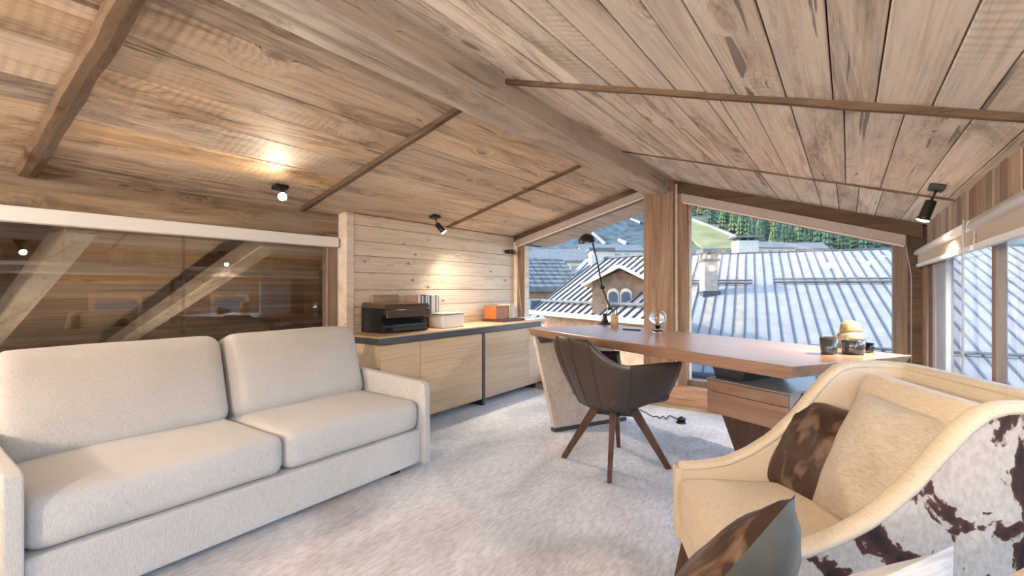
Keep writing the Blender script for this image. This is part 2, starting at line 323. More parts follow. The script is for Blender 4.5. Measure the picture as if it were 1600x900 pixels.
def extr(poly, axis, a0, a1, bevel=0.0):
    """prism: 2d poly extruded along an axis"""
    def mk(q, a):
        if axis == 'X': return (a, q[0], q[1])
        if axis == 'Y': return (q[0], a, q[1])
        return (q[0], q[1], a)
    b = bmesh.new(); lo = [b.verts.new(mk(q, a0)) for q in poly]; hi = [b.verts.new(mk(q, a1)) for q in poly]
    b.faces.new(lo); b.faces.new(hi[::-1]); k = len(poly)
    for i in range(k): b.faces.new((lo[i], lo[(i + 1) % k], hi[(i + 1) % k], hi[i]))
    bmesh.ops.recalc_face_normals(b, faces=b.faces)
    if bevel: bmesh.ops.bevel(b, geom=list(b.edges), offset=bevel, segments=2, affect='EDGES', profile=0.5)
    return b
def lathe(prof, n=24, c=(0, 0, 0)):
    b = bmesh.new(); rings = []
    for r, z in prof:
        if r < 1e-5: rings.append([b.verts.new((c[0], c[1], c[2] + z))])
        else: rings.append([b.verts.new((c[0] + r * math.cos(2 * math.pi * i / n), c[1] + r * math.sin(2 * math.pi * i / n), c[2] + z)) for i in range(n)])
    for A, B in zip(rings, rings[1:]):
        for i in range(n):
            j = (i + 1) % n
            q = [A[i % len(A)], A[j % len(A)], B[j % len(B)], B[i % len(B)]]
            u = []
            for w in q:
                if w not in u: u.append(w)
            if len(u) > 2: b.faces.new(u)
    return b
def tube(pts, r, n=10, radii=None, b=None, cap=True, flat=1.0):
    b = b or bmesh.new(); pts = [Vector(p) for p in pts]; rings = []
    for i, p in enumerate(pts):
        d = (pts[min(i + 1, len(pts) - 1)] - pts[max(i - 1, 0)]).normalized()
        up = Vector((0, 0, 1)) if abs(d.z) < 0.95 else Vector((1, 0, 0))
        s = d.cross(up).normalized(); u = s.cross(d).normalized()
        rr = radii[i] if radii else r
        rings.append([b.verts.new(p + s * rr * math.cos(2 * math.pi * k / n) + u * rr * flat * math.sin(2 * math.pi * k / n)) for k in range(n)])
    for A, B in zip(rings, rings[1:]):
        for k in range(n): b.faces.new((A[k], A[(k + 1) % n], B[(k + 1) % n], B[k]))
    if cap: b.faces.new(rings[0][::-1]); b.faces.new(rings[-1])
    return b
def bar(a, c, w, h, b=None, w2=None, h2=None, bevel=0.0):
    """square section bar from a to c"""
    a = Vector(a); c = Vector(c); d = (c - a).normalized()
    up = Vector((0, 0, 1)) if abs(d.z) < 0.97 else Vector((0, 1, 0))
    s = d.cross(up).normalized(); u = s.cross(d).normalized(); w2 = w2 or w; h2 = h2 or h
    def ring(p, ww, hh): return [p + s * x * ww / 2 + u * y * hh / 2 for x, y in ((-1, -1), (1, -1), (1, 1), (-1, 1))]
    q = hexa(ring(a, w, h) + ring(c, w2, h2), bevel)
    if b is None: return q
    me = bpy.data.meshes.new('t'); q.to_mesh(me); q.free(); b.from_mesh(me); bpy.data.meshes.remove(me); return b
def soft_box(sx, sy, sz, r, crown=(0, 0, 0), n=14, wob=0.0, seed=0):
    """rounded upholstered block, centred; crown = bulge along each axis"""
    b = bmesh.new(); bmesh.ops.create_cube(b, size=2.0)
    bmesh.ops.subdivide_edges(b, edges=list(b.edges), cuts=n, use_grid_fill=True)
    h = Vector((sx / 2, sy / 2, sz / 2))
    def ease(t): return math.copysign(1 - (1 - abs(t)) ** 1.6, t)
    for v in b.verts:
        u = Vector((ease(v.co.x), ease(v.co.y), ease(v.co.z)))
        p = Vector((u.x * h.x, u.y * h.y, u.z * h.z))
        c = Vector([max(-(h[i] - r), min(h[i] - r, p[i])) for i in range(3)])
        d = p - c
        if d.length > 1e-6:
            q = c + d.normalized() * r if d.length > 0 else p
            if sum(abs(d[i]) > 1e-6 for i in range(3)) >= 1: p = c + d.normalized() * max(abs(d[0]), abs(d[1]), abs(d[2]))
        for i in range(3):
            j, k = (i + 1) % 3, (i + 2) % 3
            w = max(0, 1 - (p[j] / h[j]) ** 2) * max(0, 1 - (p[k] / h[k]) ** 2)
            p[i] += crown[i] * w * (p[i] / h[i])
        if wob: p += Vector(noise.noise_vector(p * 5 + Vector((seed, 0, 0)))) * wob
        v.co = p
    return b
def pillow(w, h, t, n=18, seed=0, wrinkle=0.012):
    """square scatter cushion in local XZ, thickness along Y; returns (front, back) bmeshes"""
    out = []
    for sgn in (1, -1):
        b = bmesh.new(); g = []
        for i in range(n + 1):
            row = []
            for j in range(n + 1):
                u = -1 + 2 * i / n; v = -1 + 2 * j / n
                pin = 1 - 0.10 * (1 - u * u) * 0 - 0.07 * (abs(v) ** 2) * (1 - u * u)
                pin2 = 1 - 0.07 * (abs(u) ** 2) * (1 - v * v)
                th = (max(0, 1 - abs(u) ** 2.4) * max(0, 1 - abs(v) ** 2.4)) ** 0.55
                x = u * w / 2 * pin2; z = v * h / 2 * pin
                wr = wrinkle * noise.noise(Vector((u * 2.2 + seed, v * 2.2, seed))) * th
                row.append(b.verts.new((x, sgn * (t / 2 * th) + wr, z)))
            g.append(row)
        for i in range(n):
            for j in range(n): b.faces.new((g[i][j], g[i + 1][j], g[i + 1][j + 1], g[i][j + 1]))
        out.append(b)
    return out
def place(o, loc, rot): o.location = loc; o.rotation_euler = rot; return o
def copy_tree(o, parent=None):
    c = o.copy(); COL.objects.link(c); c.parent = parent
    for ch in o.children:
        copy_tree(ch, c)
    return c

# ------------------------------------------------------------------ structure: floor, walls, ceiling
YB = -2.6; YF = 4.75; XL = -3.27; XG = -3.36; XR = 0.48
fl = struct(link('floor', box(-3.42, 0.62, YB, 4.90, -0.25, 0.0), M_carpet))

ceil = stroot('ceiling')
link('roof_deck', hexa([(-3.6, YB - .2, zl(-3.6) + .05), (-1.525, YB - .2, zl(-1.525) + .05), (-1.525, 5.8, zl(-1.525) + .05), (-3.6, 5.8, zl(-3.6) + .05),
      (-3.6, YB - .2, zl(-3.6) + .3), (-1.525, YB - .2, zl(-1.525) + .3), (-1.525, 5.8, zl(-1.525) + .3), (-3.6, 5.8, zl(-3.6) + .3)]), M_header, ceil)
link('roof_deck', hexa([(-1.525, YB - .2, zl(-1.525) + .05), (.8, YB - .2, zr(.8) + .05), (.8, 5.8, zr(.8) + .05), (-1.525, 5.8, zl(-1.525) + .05),
      (-1.525, YB - .2, zl(-1.525) + .3), (.8, YB - .2, zr(.8) + .3), (.8, 5.8, zr(.8) + .3), (-1.525, 5.8, zl(-1.525) + .3)]), M_header, ceil)
def planks(x0, x1, y0, y1, zf, wmin, wmax, mat, parent, name='plank', side=1):
    xs = [x0]
    while xs[-1] < x1 - wmin: xs.append(min(x1, xs[-1] + random.uniform(wmin, wmax)))
    xs[-1] = x1
    for a, c in zip(xs, xs[1:]):
        j = random.uniform(0, 0.004); g = 0.0018
        a += g; c -= g
        pts = [(a, y0, zf(a) + j), (c, y0, zf(c) + j), (c, y1, zf(c) + j), (a, y1, zf(a) + j)]
        link(name, hexa(pts + [(p[0], p[1], p[2] + 0.028) for p in pts], 0.003), mat, parent)
bayL = [YB, -0.95, 0.565, 2.03, 3.54, 4.72]; bayR = [YB, -1.05, 0.45, 1.945, 3.455, 4.72]
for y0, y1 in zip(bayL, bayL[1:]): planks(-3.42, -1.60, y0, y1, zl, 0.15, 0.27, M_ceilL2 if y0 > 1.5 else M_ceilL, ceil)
for y0, y1 in zip(bayR, bayR[1:]): planks(-1.45, 0.60, y0, y1, zr, 0.105, 0.165, M_ceilR, ceil)
# battens over the plank joints
def half_round(p0, p1, w, h, seed=0, mat=M_batten, name='trim_1', parent=None, N=22, wob=0.35):
    b = bmesh.new(); p0 = Vector(p0); p1 = Vector(p1); d = (p1 - p0).normalized(); s = Vector((0, 1, 0)); u = d.cross(s).normalized()
    if u.z > 0: u = -u
    rings = []
    for i in range(N + 1):
        p = p0.lerp(p1, i / N); a = noise.noise(Vector((i * 0.45, seed, 0))); c = noise.noise(Vector((i * 0.4, seed + 9, 3)))
        ww = w * (1 + wob * a); hh = h * (1 + wob * c); off = s * w * wob * 0.5 * noise.noise(Vector((i * 0.3, 4, seed)))
        prof = [(-.5, -.3), (-.5, .55), (-.40, .9), (0, 1), (.40, .9), (.5, .55), (.5, -.3)]
        rings.append([b.verts.new(p + off + s * q[0] * ww + u * q[1] * hh) for q in prof])
    for A, B in zip(rings, rings[1:]):
        for k in range(7): b.faces.new((A[k], A[(k + 1) % 7], B[(k + 1) % 7], B[k]))
    b.faces.new(rings[0]); b.faces.new(rings[-1])
    o = link(name, b, mat, parent, False)
    if parent is None: struct(o)
    return o
k = 1
for y, w, h in ((-0.95, 0.10, 0.06), (0.565, 0.085, 0.05), (2.03, 0.045, 0.028), (3.54, 0.034, 0.02)):
    half_round((-3.345, y, zl(-3.345)), (-1.66, y, zl(-1.66)), w, h, k, name='trim_%d' % k, wob=0.22); k += 1
for y, w, h in ((-1.05, 0.04, 0.02), (0.45, 0.05, 0.03), (1.945, 0.032, 0.020), (3.455, 0.016, 0.009)):
    half_round((-1.395, y, zr(-1.395)), (XR, y, zr(XR)), w, h, k, name='trim_%d' % k, wob=0.2); k += 1
# ridge beam (hewn)
b = bmesh.new(); rings = []
for i in range(91):
    y = YB + (4.66 - YB) * i / 90
    def nn(s, sc=1.3): return noise.noise(Vector((y * sc, s, 0.3))) * 0.012 + noise.noise(Vector((y * 5, s, 1.3))) * 0.005
    ch = 0.018 + max(0, noise.noise(Vector((y * 1.1, 7, 2)))) * 0.05
    prof = [(-1.652 + nn(1), 2.30), (-1.652 + nn(2), 2.032 + nn(3) * .5), (-1.640, 2.02 + nn(4) * .6), (-1.40 - ch, 2.012 + nn(5) * .5), (-1.40 + nn(6) * .4, 2.012 + ch * .5), (-1.395 + nn(7), 2.30)]
    rings.append([b.verts.new((q[0], y, q[1])) for q in prof])
for A, B in zip(rings, rings[1:]):
    for q in range(6): b.faces.new((A[q], A[(q + 1) % 6], B[(q + 1) % 6], B[q]))
b.faces.new(rings[0]); b.faces.new(rings[-1])
tag(link('ridge_beam', b, M_beam), 'long hewn grey timber beam running under the ridge of the ceiling', 'beam')

# left wall: beam over the glazing, white track, glass, pine boarding
wlft = stroot('wall_left')
link('wall_core', box(-3.50, -3.285, 2.36, 4.9, -0.2, 1.70), M_header, wlft)
link('wall_core', box(-3.50, -3.34, YB, 2.37, -0.2, 0.25), M_header, wlft)
link('wall_core', box(-3.50, -3.42, YB, 2.37, 1.52, 1.70), M_header, wlft)
link('wall_core', box(-3.50, -3.36, YB, -1.6, 0.25, 1.70), M_void, wlft)
zz = 0.0
while zz < 1.70:
    h = random.uniform(0.12, 0.165); z1 = min(1.705, zz + h)
    if z1 > 1.62: z1 = 1.705
    link('board', box(-3.285, XL - random.uniform(0, .002), 2.43, 4.70, zz + .0015, z1 - .0015, 0.0025), M_pine, wlft); zz = z1
link('corner_post', box(-3.42, -3.262, 2.355, 2.43, 0, 1.708, 0.004), M_pine, wlft)
tag(link('eave_beam', box(-3.46, XG, -1.6, 2.354, 1.505, 1.70, 0.006, 2), M_beamL), 'dark weathered timber beam above the white track of the inner glazing', 'beam')
w4 = stroot('window_4')
link('track', box(-3.40, -3.325, -1.6, 2.335, 1.425, 1.502, 0.004), M_white, w4)
link('window_frame', box(-3.44, -3.37, 2.26, 2.353, 0.25, 1.425, 0.003), M_frame, w4)
link('window_frame', box(-3.44, -3.37, -1.6, -1.5, 0.25, 1.425, 0.003), M_frame, w4)
link('window_frame', box(-3.44, -3.37, -1.5, 2.26, 0.25, 0.30, 0.003), M_frame, w4)
link('pane', box(-3.408, -3.40, -1.5, 1.28, 0.30, 1.43), M_inner_glass, w4)
link('pane', box(-3.392, -3.384, 1.26, 2.26, 0.30, 1.43), M_inner_glass, w4)

# stair void behind the inner glazing
void = stroot('wall_stair')
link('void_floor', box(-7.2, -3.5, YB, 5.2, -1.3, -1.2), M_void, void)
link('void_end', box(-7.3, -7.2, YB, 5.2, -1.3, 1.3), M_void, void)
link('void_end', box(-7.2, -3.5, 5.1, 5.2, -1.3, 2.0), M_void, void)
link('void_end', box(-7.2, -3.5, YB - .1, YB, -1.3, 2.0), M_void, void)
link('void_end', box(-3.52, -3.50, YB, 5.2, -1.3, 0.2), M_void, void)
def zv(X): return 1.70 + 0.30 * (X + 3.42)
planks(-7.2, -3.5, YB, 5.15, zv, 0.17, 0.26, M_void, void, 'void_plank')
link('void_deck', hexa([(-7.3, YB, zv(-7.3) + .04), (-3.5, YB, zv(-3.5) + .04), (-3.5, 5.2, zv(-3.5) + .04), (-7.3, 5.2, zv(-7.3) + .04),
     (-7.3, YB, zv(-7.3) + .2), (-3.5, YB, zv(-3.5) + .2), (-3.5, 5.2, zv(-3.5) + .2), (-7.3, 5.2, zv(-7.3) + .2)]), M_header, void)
for i, y in enumerate((-0.9, 0.80, 1.86)):
    o = link('rafter', bar((-3.47, y, 1.46), (-7.15, y, 0.36), 0.15, 0.12, bevel=0.008), M_rafter)
    tag(o, 'pale weathered sloping rafter seen through the inner glazing', 'rafter', 'rafters behind the inner glazing')
o = link('floor_joist', bar((-6.2, -1.6, 0.10), (-6.2, 5.0, 0.10), 0.16, 0.16, bevel=0.008), M_beamL)
tag(o, 'dark horizontal tie beam under the rafters behind the inner glazing', 'beam')

# far gable wall
wf = stroot('wall_far')
# masonry outside the window openings
def slab_l(x0, x1, t, bt, y0, y1): return [(x0, y0, zl(x0) - bt), (x1, y0, zl(x1) - bt), (x1, y1, zl(x1) - bt), (x0, y1, zl(x0) - bt), (x0, y0, zl(x0) - t), (x1, y0, zl(x1) - t), (x1, y1, zl(x1) - t), (x0, y1, zl(x0) - t)]
def slab_r(x0, x1, t, bt, y0, y1): return [(x0, y0, zr(x0) - bt), (x1, y0, zr(x1) - bt), (x1, y1, zr(x1) - bt), (x0, y1, zr(x0) - bt), (x0, y0, zr(x0) - t), (x1, y0, zr(x1) - t), (x1, y1, zr(x1) - t), (x0, y1, zr(x0) - t)]
link('header', hexa(slab_l(-3.27, -1.64, -0.06, 0.068, 4.69, 4.90), 0.004), M_header, wf)
link('header', hexa(slab_r(-1.37, 0.46, -0.06, 0.105, 4.67, 4.90), 0.004), M_header, wf)
link('sill_wall', box(-3.27, 0.50, 4.72, 4.90, -0.2, 0.13), M_frame, wf)
link('side_wall', box(0.37, 0.50, 4.70, 4.90, -0.2, 1.56), M_header, wf)
link('post', box(-1.655, -1.362, 4.62, 4.90, 0, 2.14, 0.005), M_post, wf)
link('post_strip', box(-1.362, -1.340, 4.665, 4.90, 0, 2.1, 0.003), M_pine, wf)
link('corner_post', box(-3.285, -3.225, 4.70, 4.90, 0, 1.70, 0.004), M_pine, wf)
pl = struct(link('baseboard_far', box(-2.77, 0.47, 4.58, 4.72, 0.0, 0.165, 0.004), M_plinth))
pl2 = struct(link('trim_20', box(-2.77, 0.47, 4.44, 4.58, 0.0, 0.022, 0.003), M_plinth))
w1 = stroot('window_1')
link('window_frame', box(-3.225, -3.165, 4.72, 4.86, 0.13, 1.62, 0.003), M_post, w1)
link('window_bead', box(-3.165, -3.145, 4.765, 4.84, 0.2, 1.60, 0.002), M_pine, w1)
link('window_frame', box(-1.69, -1.655, 4.74, 4.86, 0.13, 2.05, 0.003), M_frame, w1)
link('window_frame', box(-3.165, -1.69, 4.74, 4.86, 0.13, 0.215, 0.003), M_frame, w1)
link('window_frame', hexa(slab_l(-3.2, -1.655, 0.068, 0.125, 4.74, 4.86), 0.003), M_frame, w1)
link('pane', hexa([(-3.15, 4.80, 0.21), (-1.685, 4.80, 0.21), (-1.685, 4.808, 0.21), (-3.15, 4.808, 0.21), (-3.15, 4.80, zl(-3.15) - .1), (-1.685, 4.80, zl(-1.685) - .1), (-1.685, 4.808, zl(-1.685) - .1), (-3.15, 4.808, zl(-3.15) - .1)]), M_glass, w1)
w2 = stroot('window_2')
link('window_frame', box(-1.340, -1.262, 4.70, 4.86, 0.13, 2.04, 0.003), M_post, w2)
link('window_bead', box(-1.262, -1.250, 4.765, 4.84, 0.2, 2.0, 0.002), M_pine, w2)
link('window_frame', box(0.285, 0.38, 4.71, 4.86, 0.13, 1.56, 0.003), M_frame, w2)
link('window_frame', box(-1.262, 0.285, 4.74, 4.86, 0.13, 0.215, 0.003), M_frame, w2)
link('window_frame', hexa(slab_r(-1.27, 0.30, 0.105, 0.19, 4.75, 4.86), 0.003), M_frame, w2)
link('pane', hexa([(-1.255, 4.80, 0.21), (0.29, 4.80, 0.21), (0.29, 4.808, 0.21), (-1.255, 4.808, 0.21), (-1.255, 4.80, zr(-1.255) - .15), (0.29, 4.80, zr(.29) - .15), (0.29, 4.808, zr(.29) - .15), (-1.255, 4.808, zr(-1.255) - .15)]), M_glass, w2)

# right wall
wr = stroot('wall_right')
y = -2.6
while y < 4.70:
    wd = random.uniform(0.07, 0.15); y1 = min(4.70, y + wd)
    if y > -2.0: link('plank', box(XR - random.uniform(0, .012), 0.52, y + .0015, y1 - .0015, 1.33, 1.60, 0.002), M_oldv, wr)
    y = y1
link('lintel', box(0.52, 0.62, YB, 4.90, 1.36, 1.62), M_header, wr)
link('sill_wall', box(0.50, 0.62, YB, 4.90, -0.2, 0.10), M_header, wr)
link('jamb', box(0.452, 0.50, 4.42, 4.70, 0.0, 1.40, 0.004), M_post, wr)
link('jamb', box(0.462, 0.50, 4.20, 4.42, 0.0, 1.40, 0.003), M_header, wr)
link('jamb', box(0.458, 0.50, 4.08, 4.20, 0.0, 1.40, 0.003), M_cassette, wr)
link('jamb', box(0.464, 0.50, 3.72, 4.08, 0.0, 1.40, 0.003), M_bluegrey, wr)
link('wall_core', box(0.50, 0.62, YB, -2.2, 0, 1.62), M_oldv, wr)
w3 = stroot('window_3')
for yy in (2.585, 0.45, -1.0):
    link('mullion', box(0.46, 0.495, yy - .027, yy + .027, 0.10, 1.37, 0.003), M_frame, w3)
link('window_frame', box(0.455, 0.50, -2.2, 3.72, 0.10, 0.17, 0.003), M_frame, w3)
for y0, y1 in ((-2.2, -1.027), (-0.973, 0.423), (0.477, 2.558), (2.612, 3.72)):
    link('pane', box(0.476, 0.482, y0, y1, 0.17, 1.37), M_side_glass, w3)
wb = stroot('wall_back')
link('wall_core', box(-3.6, 0.62, YB - .15, YB - .02, -0.2, 2.3), M_header, wb)
y = -3.42
while y < 0.6:
    wd = random.uniform(0.14, 0.22); link('board', box(y + .001, min(.6, y + wd) - .001, YB - .03, YB, 0, min(zl(y), zr(y)) if y < 0.6 else 1.5, 0.002), M_oldv, wb); y += wd

# roof overhang outside the gable
sof = stroot('trim_21')
planks(-3.42, -1.5, 4.86, 5.82, lambda x: zl(x) - 0.005, 0.3, 0.4, M_soffit, sof, 'soffit_board')
planks(-1.5, 0.80, 4.86, 5.82, lambda x: zr(x) - 0.005, 0.3, 0.4, M_soffit, sof, 'soffit_board')
planks(0.62, 0.80, YB, 4.86, lambda x: zr(x) - 0.005, 0.1, 0.2, M_soffit, sof, 'soffit_board')

# ------------------------------------------------------------------ blinds and cords
def gable_blind(side):
    f, sl_, z0, z1, x0, x1 = (zl, slab_l, 0.068, 0.135, -3.215, -1.66) if side == 'l' else (zr, slab_r, 0.105, 0.185, -1.30, 0.36)
    t = thing('roller_blind', 'mauve sloping blind cassette at the head of the %s gable window' % ('smaller' if side == 'l' else 'larger'), 'blind')
    link('cassette', hexa(sl_(x0, x1, z0, z1, 4.645, 4.735), 0.006, 2), M_cassette, t)
    link('bottom_bar', hexa(sl_(x0 + .01, x1 - .01, z1 - .004, z1 + .012, 4.67, 4.70), 0.003), M_pinkish, t)
gable_blind('l'); gable_blind('r')
def side_blind(y0, y1, z0, which):
    t = thing('roller_blind', 'white roller blind rolled up above the side window, %s' % which, 'blind')
    link('cassette', extr([(0.475, z0 + .085), (0.475, z0 + .135), (0.44, z0 + .14), (0.41, z0 + .125), (0.398, z0 + .10), (0.41, z0 + .088)], 'Y', y0, y1), M_white, t, True)
    link('blind_fabric', box(0.425, 0.432, y0 + .01, y1 - .01, z0 + .02, z0 + .10), M_blindfab, t)
    link('bottom_bar', box(0.415, 0.442, y0 + .005, y1 - .005, z0, z0 + .025, 0.005, 2), M_white, t)
side_blind(2.72, 4.66, 1.255, 'beside the gable corner')
side_blind(0.40, 2.67, 1.255, 'alongside the cowhide armchairs')
def cord(pts, label, r=0.004):
    tag(link('blind_chain', tube(pts, r, 8), M_chain, None, True), label, 'cord')
cord([(0.40, 2.70, 1.385), (0.392, 2.70, 1.38), (0.39, 2.70, 1.3), (0.39, 2.70, 0.8), (0.39, 2.705, 0.46), (0.392, 2.715, 0.45), (0.394, 2.725, 0.46), (0.394, 2.725, 1.3), (0.40, 2.722, 1.38)], 'clear bead chain loop hanging between the two white roller blinds')
a = ony(1413, 372, 4.65); c = ony(1424, 432, 4.62)
cord([a, c, (c.x, c.y, 0.5)], 'thin cord hanging at the corner end of the larger gable blind', 0.003)
a = onx(806, 392, -3.20); c = ony(819, 470, 4.60)
cord([(a.x, 4.66, a.z), (-3.17, 4.64, 1.2), (-3.12, 4.63, 0.85), (-3.12, 4.63, 0.76)], 'pale cord hanging at the low end of the smaller gable blind', 0.003)

# ------------------------------------------------------------------ spotlights
def spot(base, slope, head, aim, label, watt=22, vis=True):
    t = thing('ceiling_spotlight', label, 'spotlight', group='ceiling spotlights')
    base = Vector(base); head = Vector(head); d = Vector(aim).normalized()
    q = Matrix.Rotation(math.atan(slope), 4, 'Y')
    bm = box(-.03, .03, -.045, .045, -.012, .012, .003); bmesh.ops.transform(bm, matrix=Matrix.Translation(base + Vector((0, 0, -.012))) @ q, verts=bm.verts)
    link('base_plate', bm, M_black, t)
    link('stem', tube([base + Vector((0, 0, -.02)), head - d * 0.045], 0.006, 8), M_black, t, True)
    link('head', tube([head - d * .05, head - d * .045, head + d * .035, head + d * .05], 0.024, 16, [0.018, 0.024, 0.025, 0.031]), M_black, t, True)
    link('bulb', tube([head + d * .045, head + d * .053, head + d * .058], 0.02, 16, [0.026, 0.026, 0.014]), M_bulb, t, True)
    L = bpy.data.lights.new('spot_light', 'SPOT'); L.energy = watt; L.color = (1, 0.84, 0.66); L.spot_size = R(150); L.spot_blend = 0.9; L.shadow_soft_size = 0.03
    lo = bpy.data.objects.new('spot_light', L); COL.objects.link(lo); lo.location = head + d * 0.066
    lo.rotation_euler = d.to_track_quat('-Z', 'Y').to_euler(); lo.parent = t
    return t
spot((-3.055, 1.70, zl(-3.055)), -0.27, (-3.02, 1.70, 1.70), (0.85, -0.55, -0.25), 'small black spotlight shining towards the room over the sofa', 12)
spot((-3.095, 3.185, zl(-3.095)), -0.27, (-3.08, 3.235, 1.655), (0.45, 0.42, -0.7), 'small black spotlight over the pale pine boarding', 42)
spot((0.357, 3.135, zr(.357)), 0.304, (0.325, 3.16, 1.49), (-0.30, 0.10, -0.9), 'small black spotlight above the white roller blinds', 60)
spot((0.36, 1.15, zr(.36)), 0.304, (0.335, 1.15, 1.53), (-0.55, 0.25, -0.8), 'added unseen black spotlight above the cowhide armchair', 8)  # this and the next two spots are added out of frame for brightness
spot((-3.055, 0.10, zl(-3.055)), -0.27, (-3.02, 0.10, 1.68), (0.7, 0.2, -0.35), 'added unseen black spotlight over the near sofa end', 6)
spot((0.36, -0.3, zr(.36)), 0.304, (0.335, -0.3, 1.53), (-0.8, 0.5, -0.3), 'added unseen black spotlight behind the armchairs', 4)
# two unseen floor lamps added behind the camera to brighten room and ceiling
t = thing('added_floor_lamp', 'added unseen black floor lamp with an upward bowl shade by the back wall', 'lamp', (-2.6, -2.2, 0))
link('base', lathe([(0, 0), (.15, 0), (.15, .015), (.02, .03), (0, .03)], 28), M_black, t, True)
link('pole', tube([(0, 0, .02), (0, 0, 1.42)], .012, 12), M_black, t, True)
link('lamp_shade', lathe([(.015, 1.40), (.10, 1.43), (.17, 1.50), (.165, 1.50), (.095, 1.44), (0, 1.42)], 28), M_black, t, True)
link('bulb', lathe([(0, 1.43), (.03, 1.45), (.035, 1.48), (0, 1.51)], 16), M_bulb, t, True)
L = bpy.data.lights.new('added_lamp_light', 'POINT'); L.energy = 118; L.color = (1, 0.92, 0.83); L.shadow_soft_size = 0.06
lo = bpy.data.objects.new('added_lamp_light', L); COL.objects.link(lo); lo.location = (0, 0, 1.56); lo.parent = t
t2 = copy_tree(t); t2.location = (-0.35, -2.2, 0); t2['label'] = 'added unseen black floor lamp with an upward bowl at the side window end'; t['group'] = t2['group'] = 'added floor lamps'
t = thing('added_stair_lamp', 'added unseen lantern in the stair space behind the inner glazing', 'lamp', (-4.6, 1.35, -1.2))  # added below the sight line to light the stair space and rafters
link('base', lathe([(0, 0), (.12, 0), (.12, .02), (0, .03)], 20), M_black, t); link('pole', tube([(0, 0, .02), (0, 0, .75)], .012, 8), M_black, t)
link('lantern', lathe([(0, .75), (.06, .75), (.08, .92), (.03, .95), (0, .95)], 16), M_bulb, t)
L = bpy.data.lights.new('added_lamp_light', 'POINT'); L.energy = 26; L.color = (1, 0.85, 0.66); L.shadow_soft_size = 0.08
lo = bpy.data.objects.new('added_lamp_light', L); COL.objects.link(lo); lo.location = (0, 0, 1.05); lo.parent = t

# small black lamp on the corner post
t = thing('wall_speaker', 'small black cylinder fitting on the corner of the pine wall', 'fitting')
c = onx(796, 393, -3.22)
link('mount', box(-3.272, -3.235, c.y - .02, c.y + .02, c.z - .02, c.z + .02, .004), M_black, t)
link('barrel', tube([(-3.235, c.y, c.z), (-3.20, c.y + .07, c.z - .004)], .026, 14), M_black, t, True)

# ------------------------------------------------------------------ sofa
SY0, SY1 = 0.30, 2.125
t = thing('sofa', 'light grey beige two seat fabric sofa against the inner glazing', 'sofa', (-2.6, 1.2, 0))
def sp(name, bm, mat=M_sofa, smooth=True):
    bmesh.ops.transform(bm, matrix=Matrix.Translation((2.6, -1.2, 0)), verts=bm.verts)
    return link(name, bm, mat, t, smooth)
sp('base', box(-2.98, -2.135, SY0 + .05, SY1 - .05, 0.035, 0.235, 0.012, 3), smooth=False)
sp('back_panel', box(-3.08, -2.96, SY0 + .05, SY1 - .05, 0.035, 0.66, 0.02, 3), smooth=False)
for y0 in (SY0, SY1 - .05):
    sp('arm', extr([(-3.08, 0.03), (-2.105, 0.03), (-2.105, 0.44), (-2.108, 0.49), (-2.118, 0.515), (-2.14, 0.525), (-2.80, 0.558), (-3.08, 0.57)], 'Y', y0, y0 + .05, 0.008), smooth=False)
mid = 1.222
for y0, y1, s in ((SY0 + .052, mid - .002, 3), (mid + .002, SY1 - .052, 8)):
    b = soft_box(0.80, y1 - y0, 0.185, 0.055, (0.006, 0.0, 0.012), 14, 0.004, s)
    bmesh.ops.translate(b, vec=(-2.54, (y0 + y1) / 2, 0.327), verts=b.verts); sp('seat_cushion', b)
    b = soft_box(0.21, y1 - y0 - .01, 0.47, 0.07, (0.02, 0.0, 0.006), 14, 0.004, s + 2)
    bmesh.ops.transform(b, matrix=Matrix.Translation((-2.79, (y0 + y1) / 2, 0.605)) @ Matrix.Rotation(R(-17), 4, 'Y'), verts=b.verts); sp('back_cushion', b)
for yy in (SY0 + .2, SY1 - .2):
    sp('foot', box(-2.25, -2.19, yy - .03, yy + .03, 0.0, 0.036), M_black, False)
    sp('foot', box(-2.95, -2.89, yy - .03, yy + .03, 0.0, 0.036), M_black, False)

# ------------------------------------------------------------------ sideboard
SX = -2.80
t = thing('worktop', 'long oak sideboard top with a dark metal edge band under the pine boarding', 'worktop')
link('top', box(-3.265, SX + .002, 2.30, 4.70, 0.727, 0.742, 0.003), M_oak, t)
link('edge_band', box(-3.26, SX - .004, 2.305, 4.56, 0.678, 0.726, 0.002), M_steel, t)
link('top_support', box(-3.25, SX - .03, 4.56, 4.68, 0.69, 0.726, 0.002), M_oak, t)
def cabinet(y0, y1, doors, label):
    t = thing('sideboard_cabinet', label, 'cabinet')
    link('body', box(-3.26, SX - .022, y0, y1, 0.065, 0.676, 0.002), M_oak, t)
    for a, c in doors: link('door', box(SX - .021, SX, a + .002, c - .002, 0.06, 0.672, 0.0025), M_oak, t)
    return t
t = cabinet(2.32, 3.505, ((2.315, 2.715), (2.715, 3.505)), 'oak sideboard cabinet with a narrow and a wide door under the printer')
link('upright', box(-3.2, SX + .002, 3.509, 3.545, 0.0, 0.677, 0.001), M_steel, t)
t = cabinet(3.55, 4.60, ((3.55, 4.30), (4.30, 4.60)), 'oak sideboard cabinet reaching the gable window')
link('foot', box(-3.2, SX - .03, 4.45, 4.49, 0.0, 0.064, 0.001), M_steel, t)
for yy in (2.40,):
    tag(link('cabinet_foot', box(-3.2, SX - .05, yy, yy + .04, 0.0, 0.064), M_steel), 'dark metal plinth foot under the sofa end of the sideboard', 'foot')
ZT = 0.743
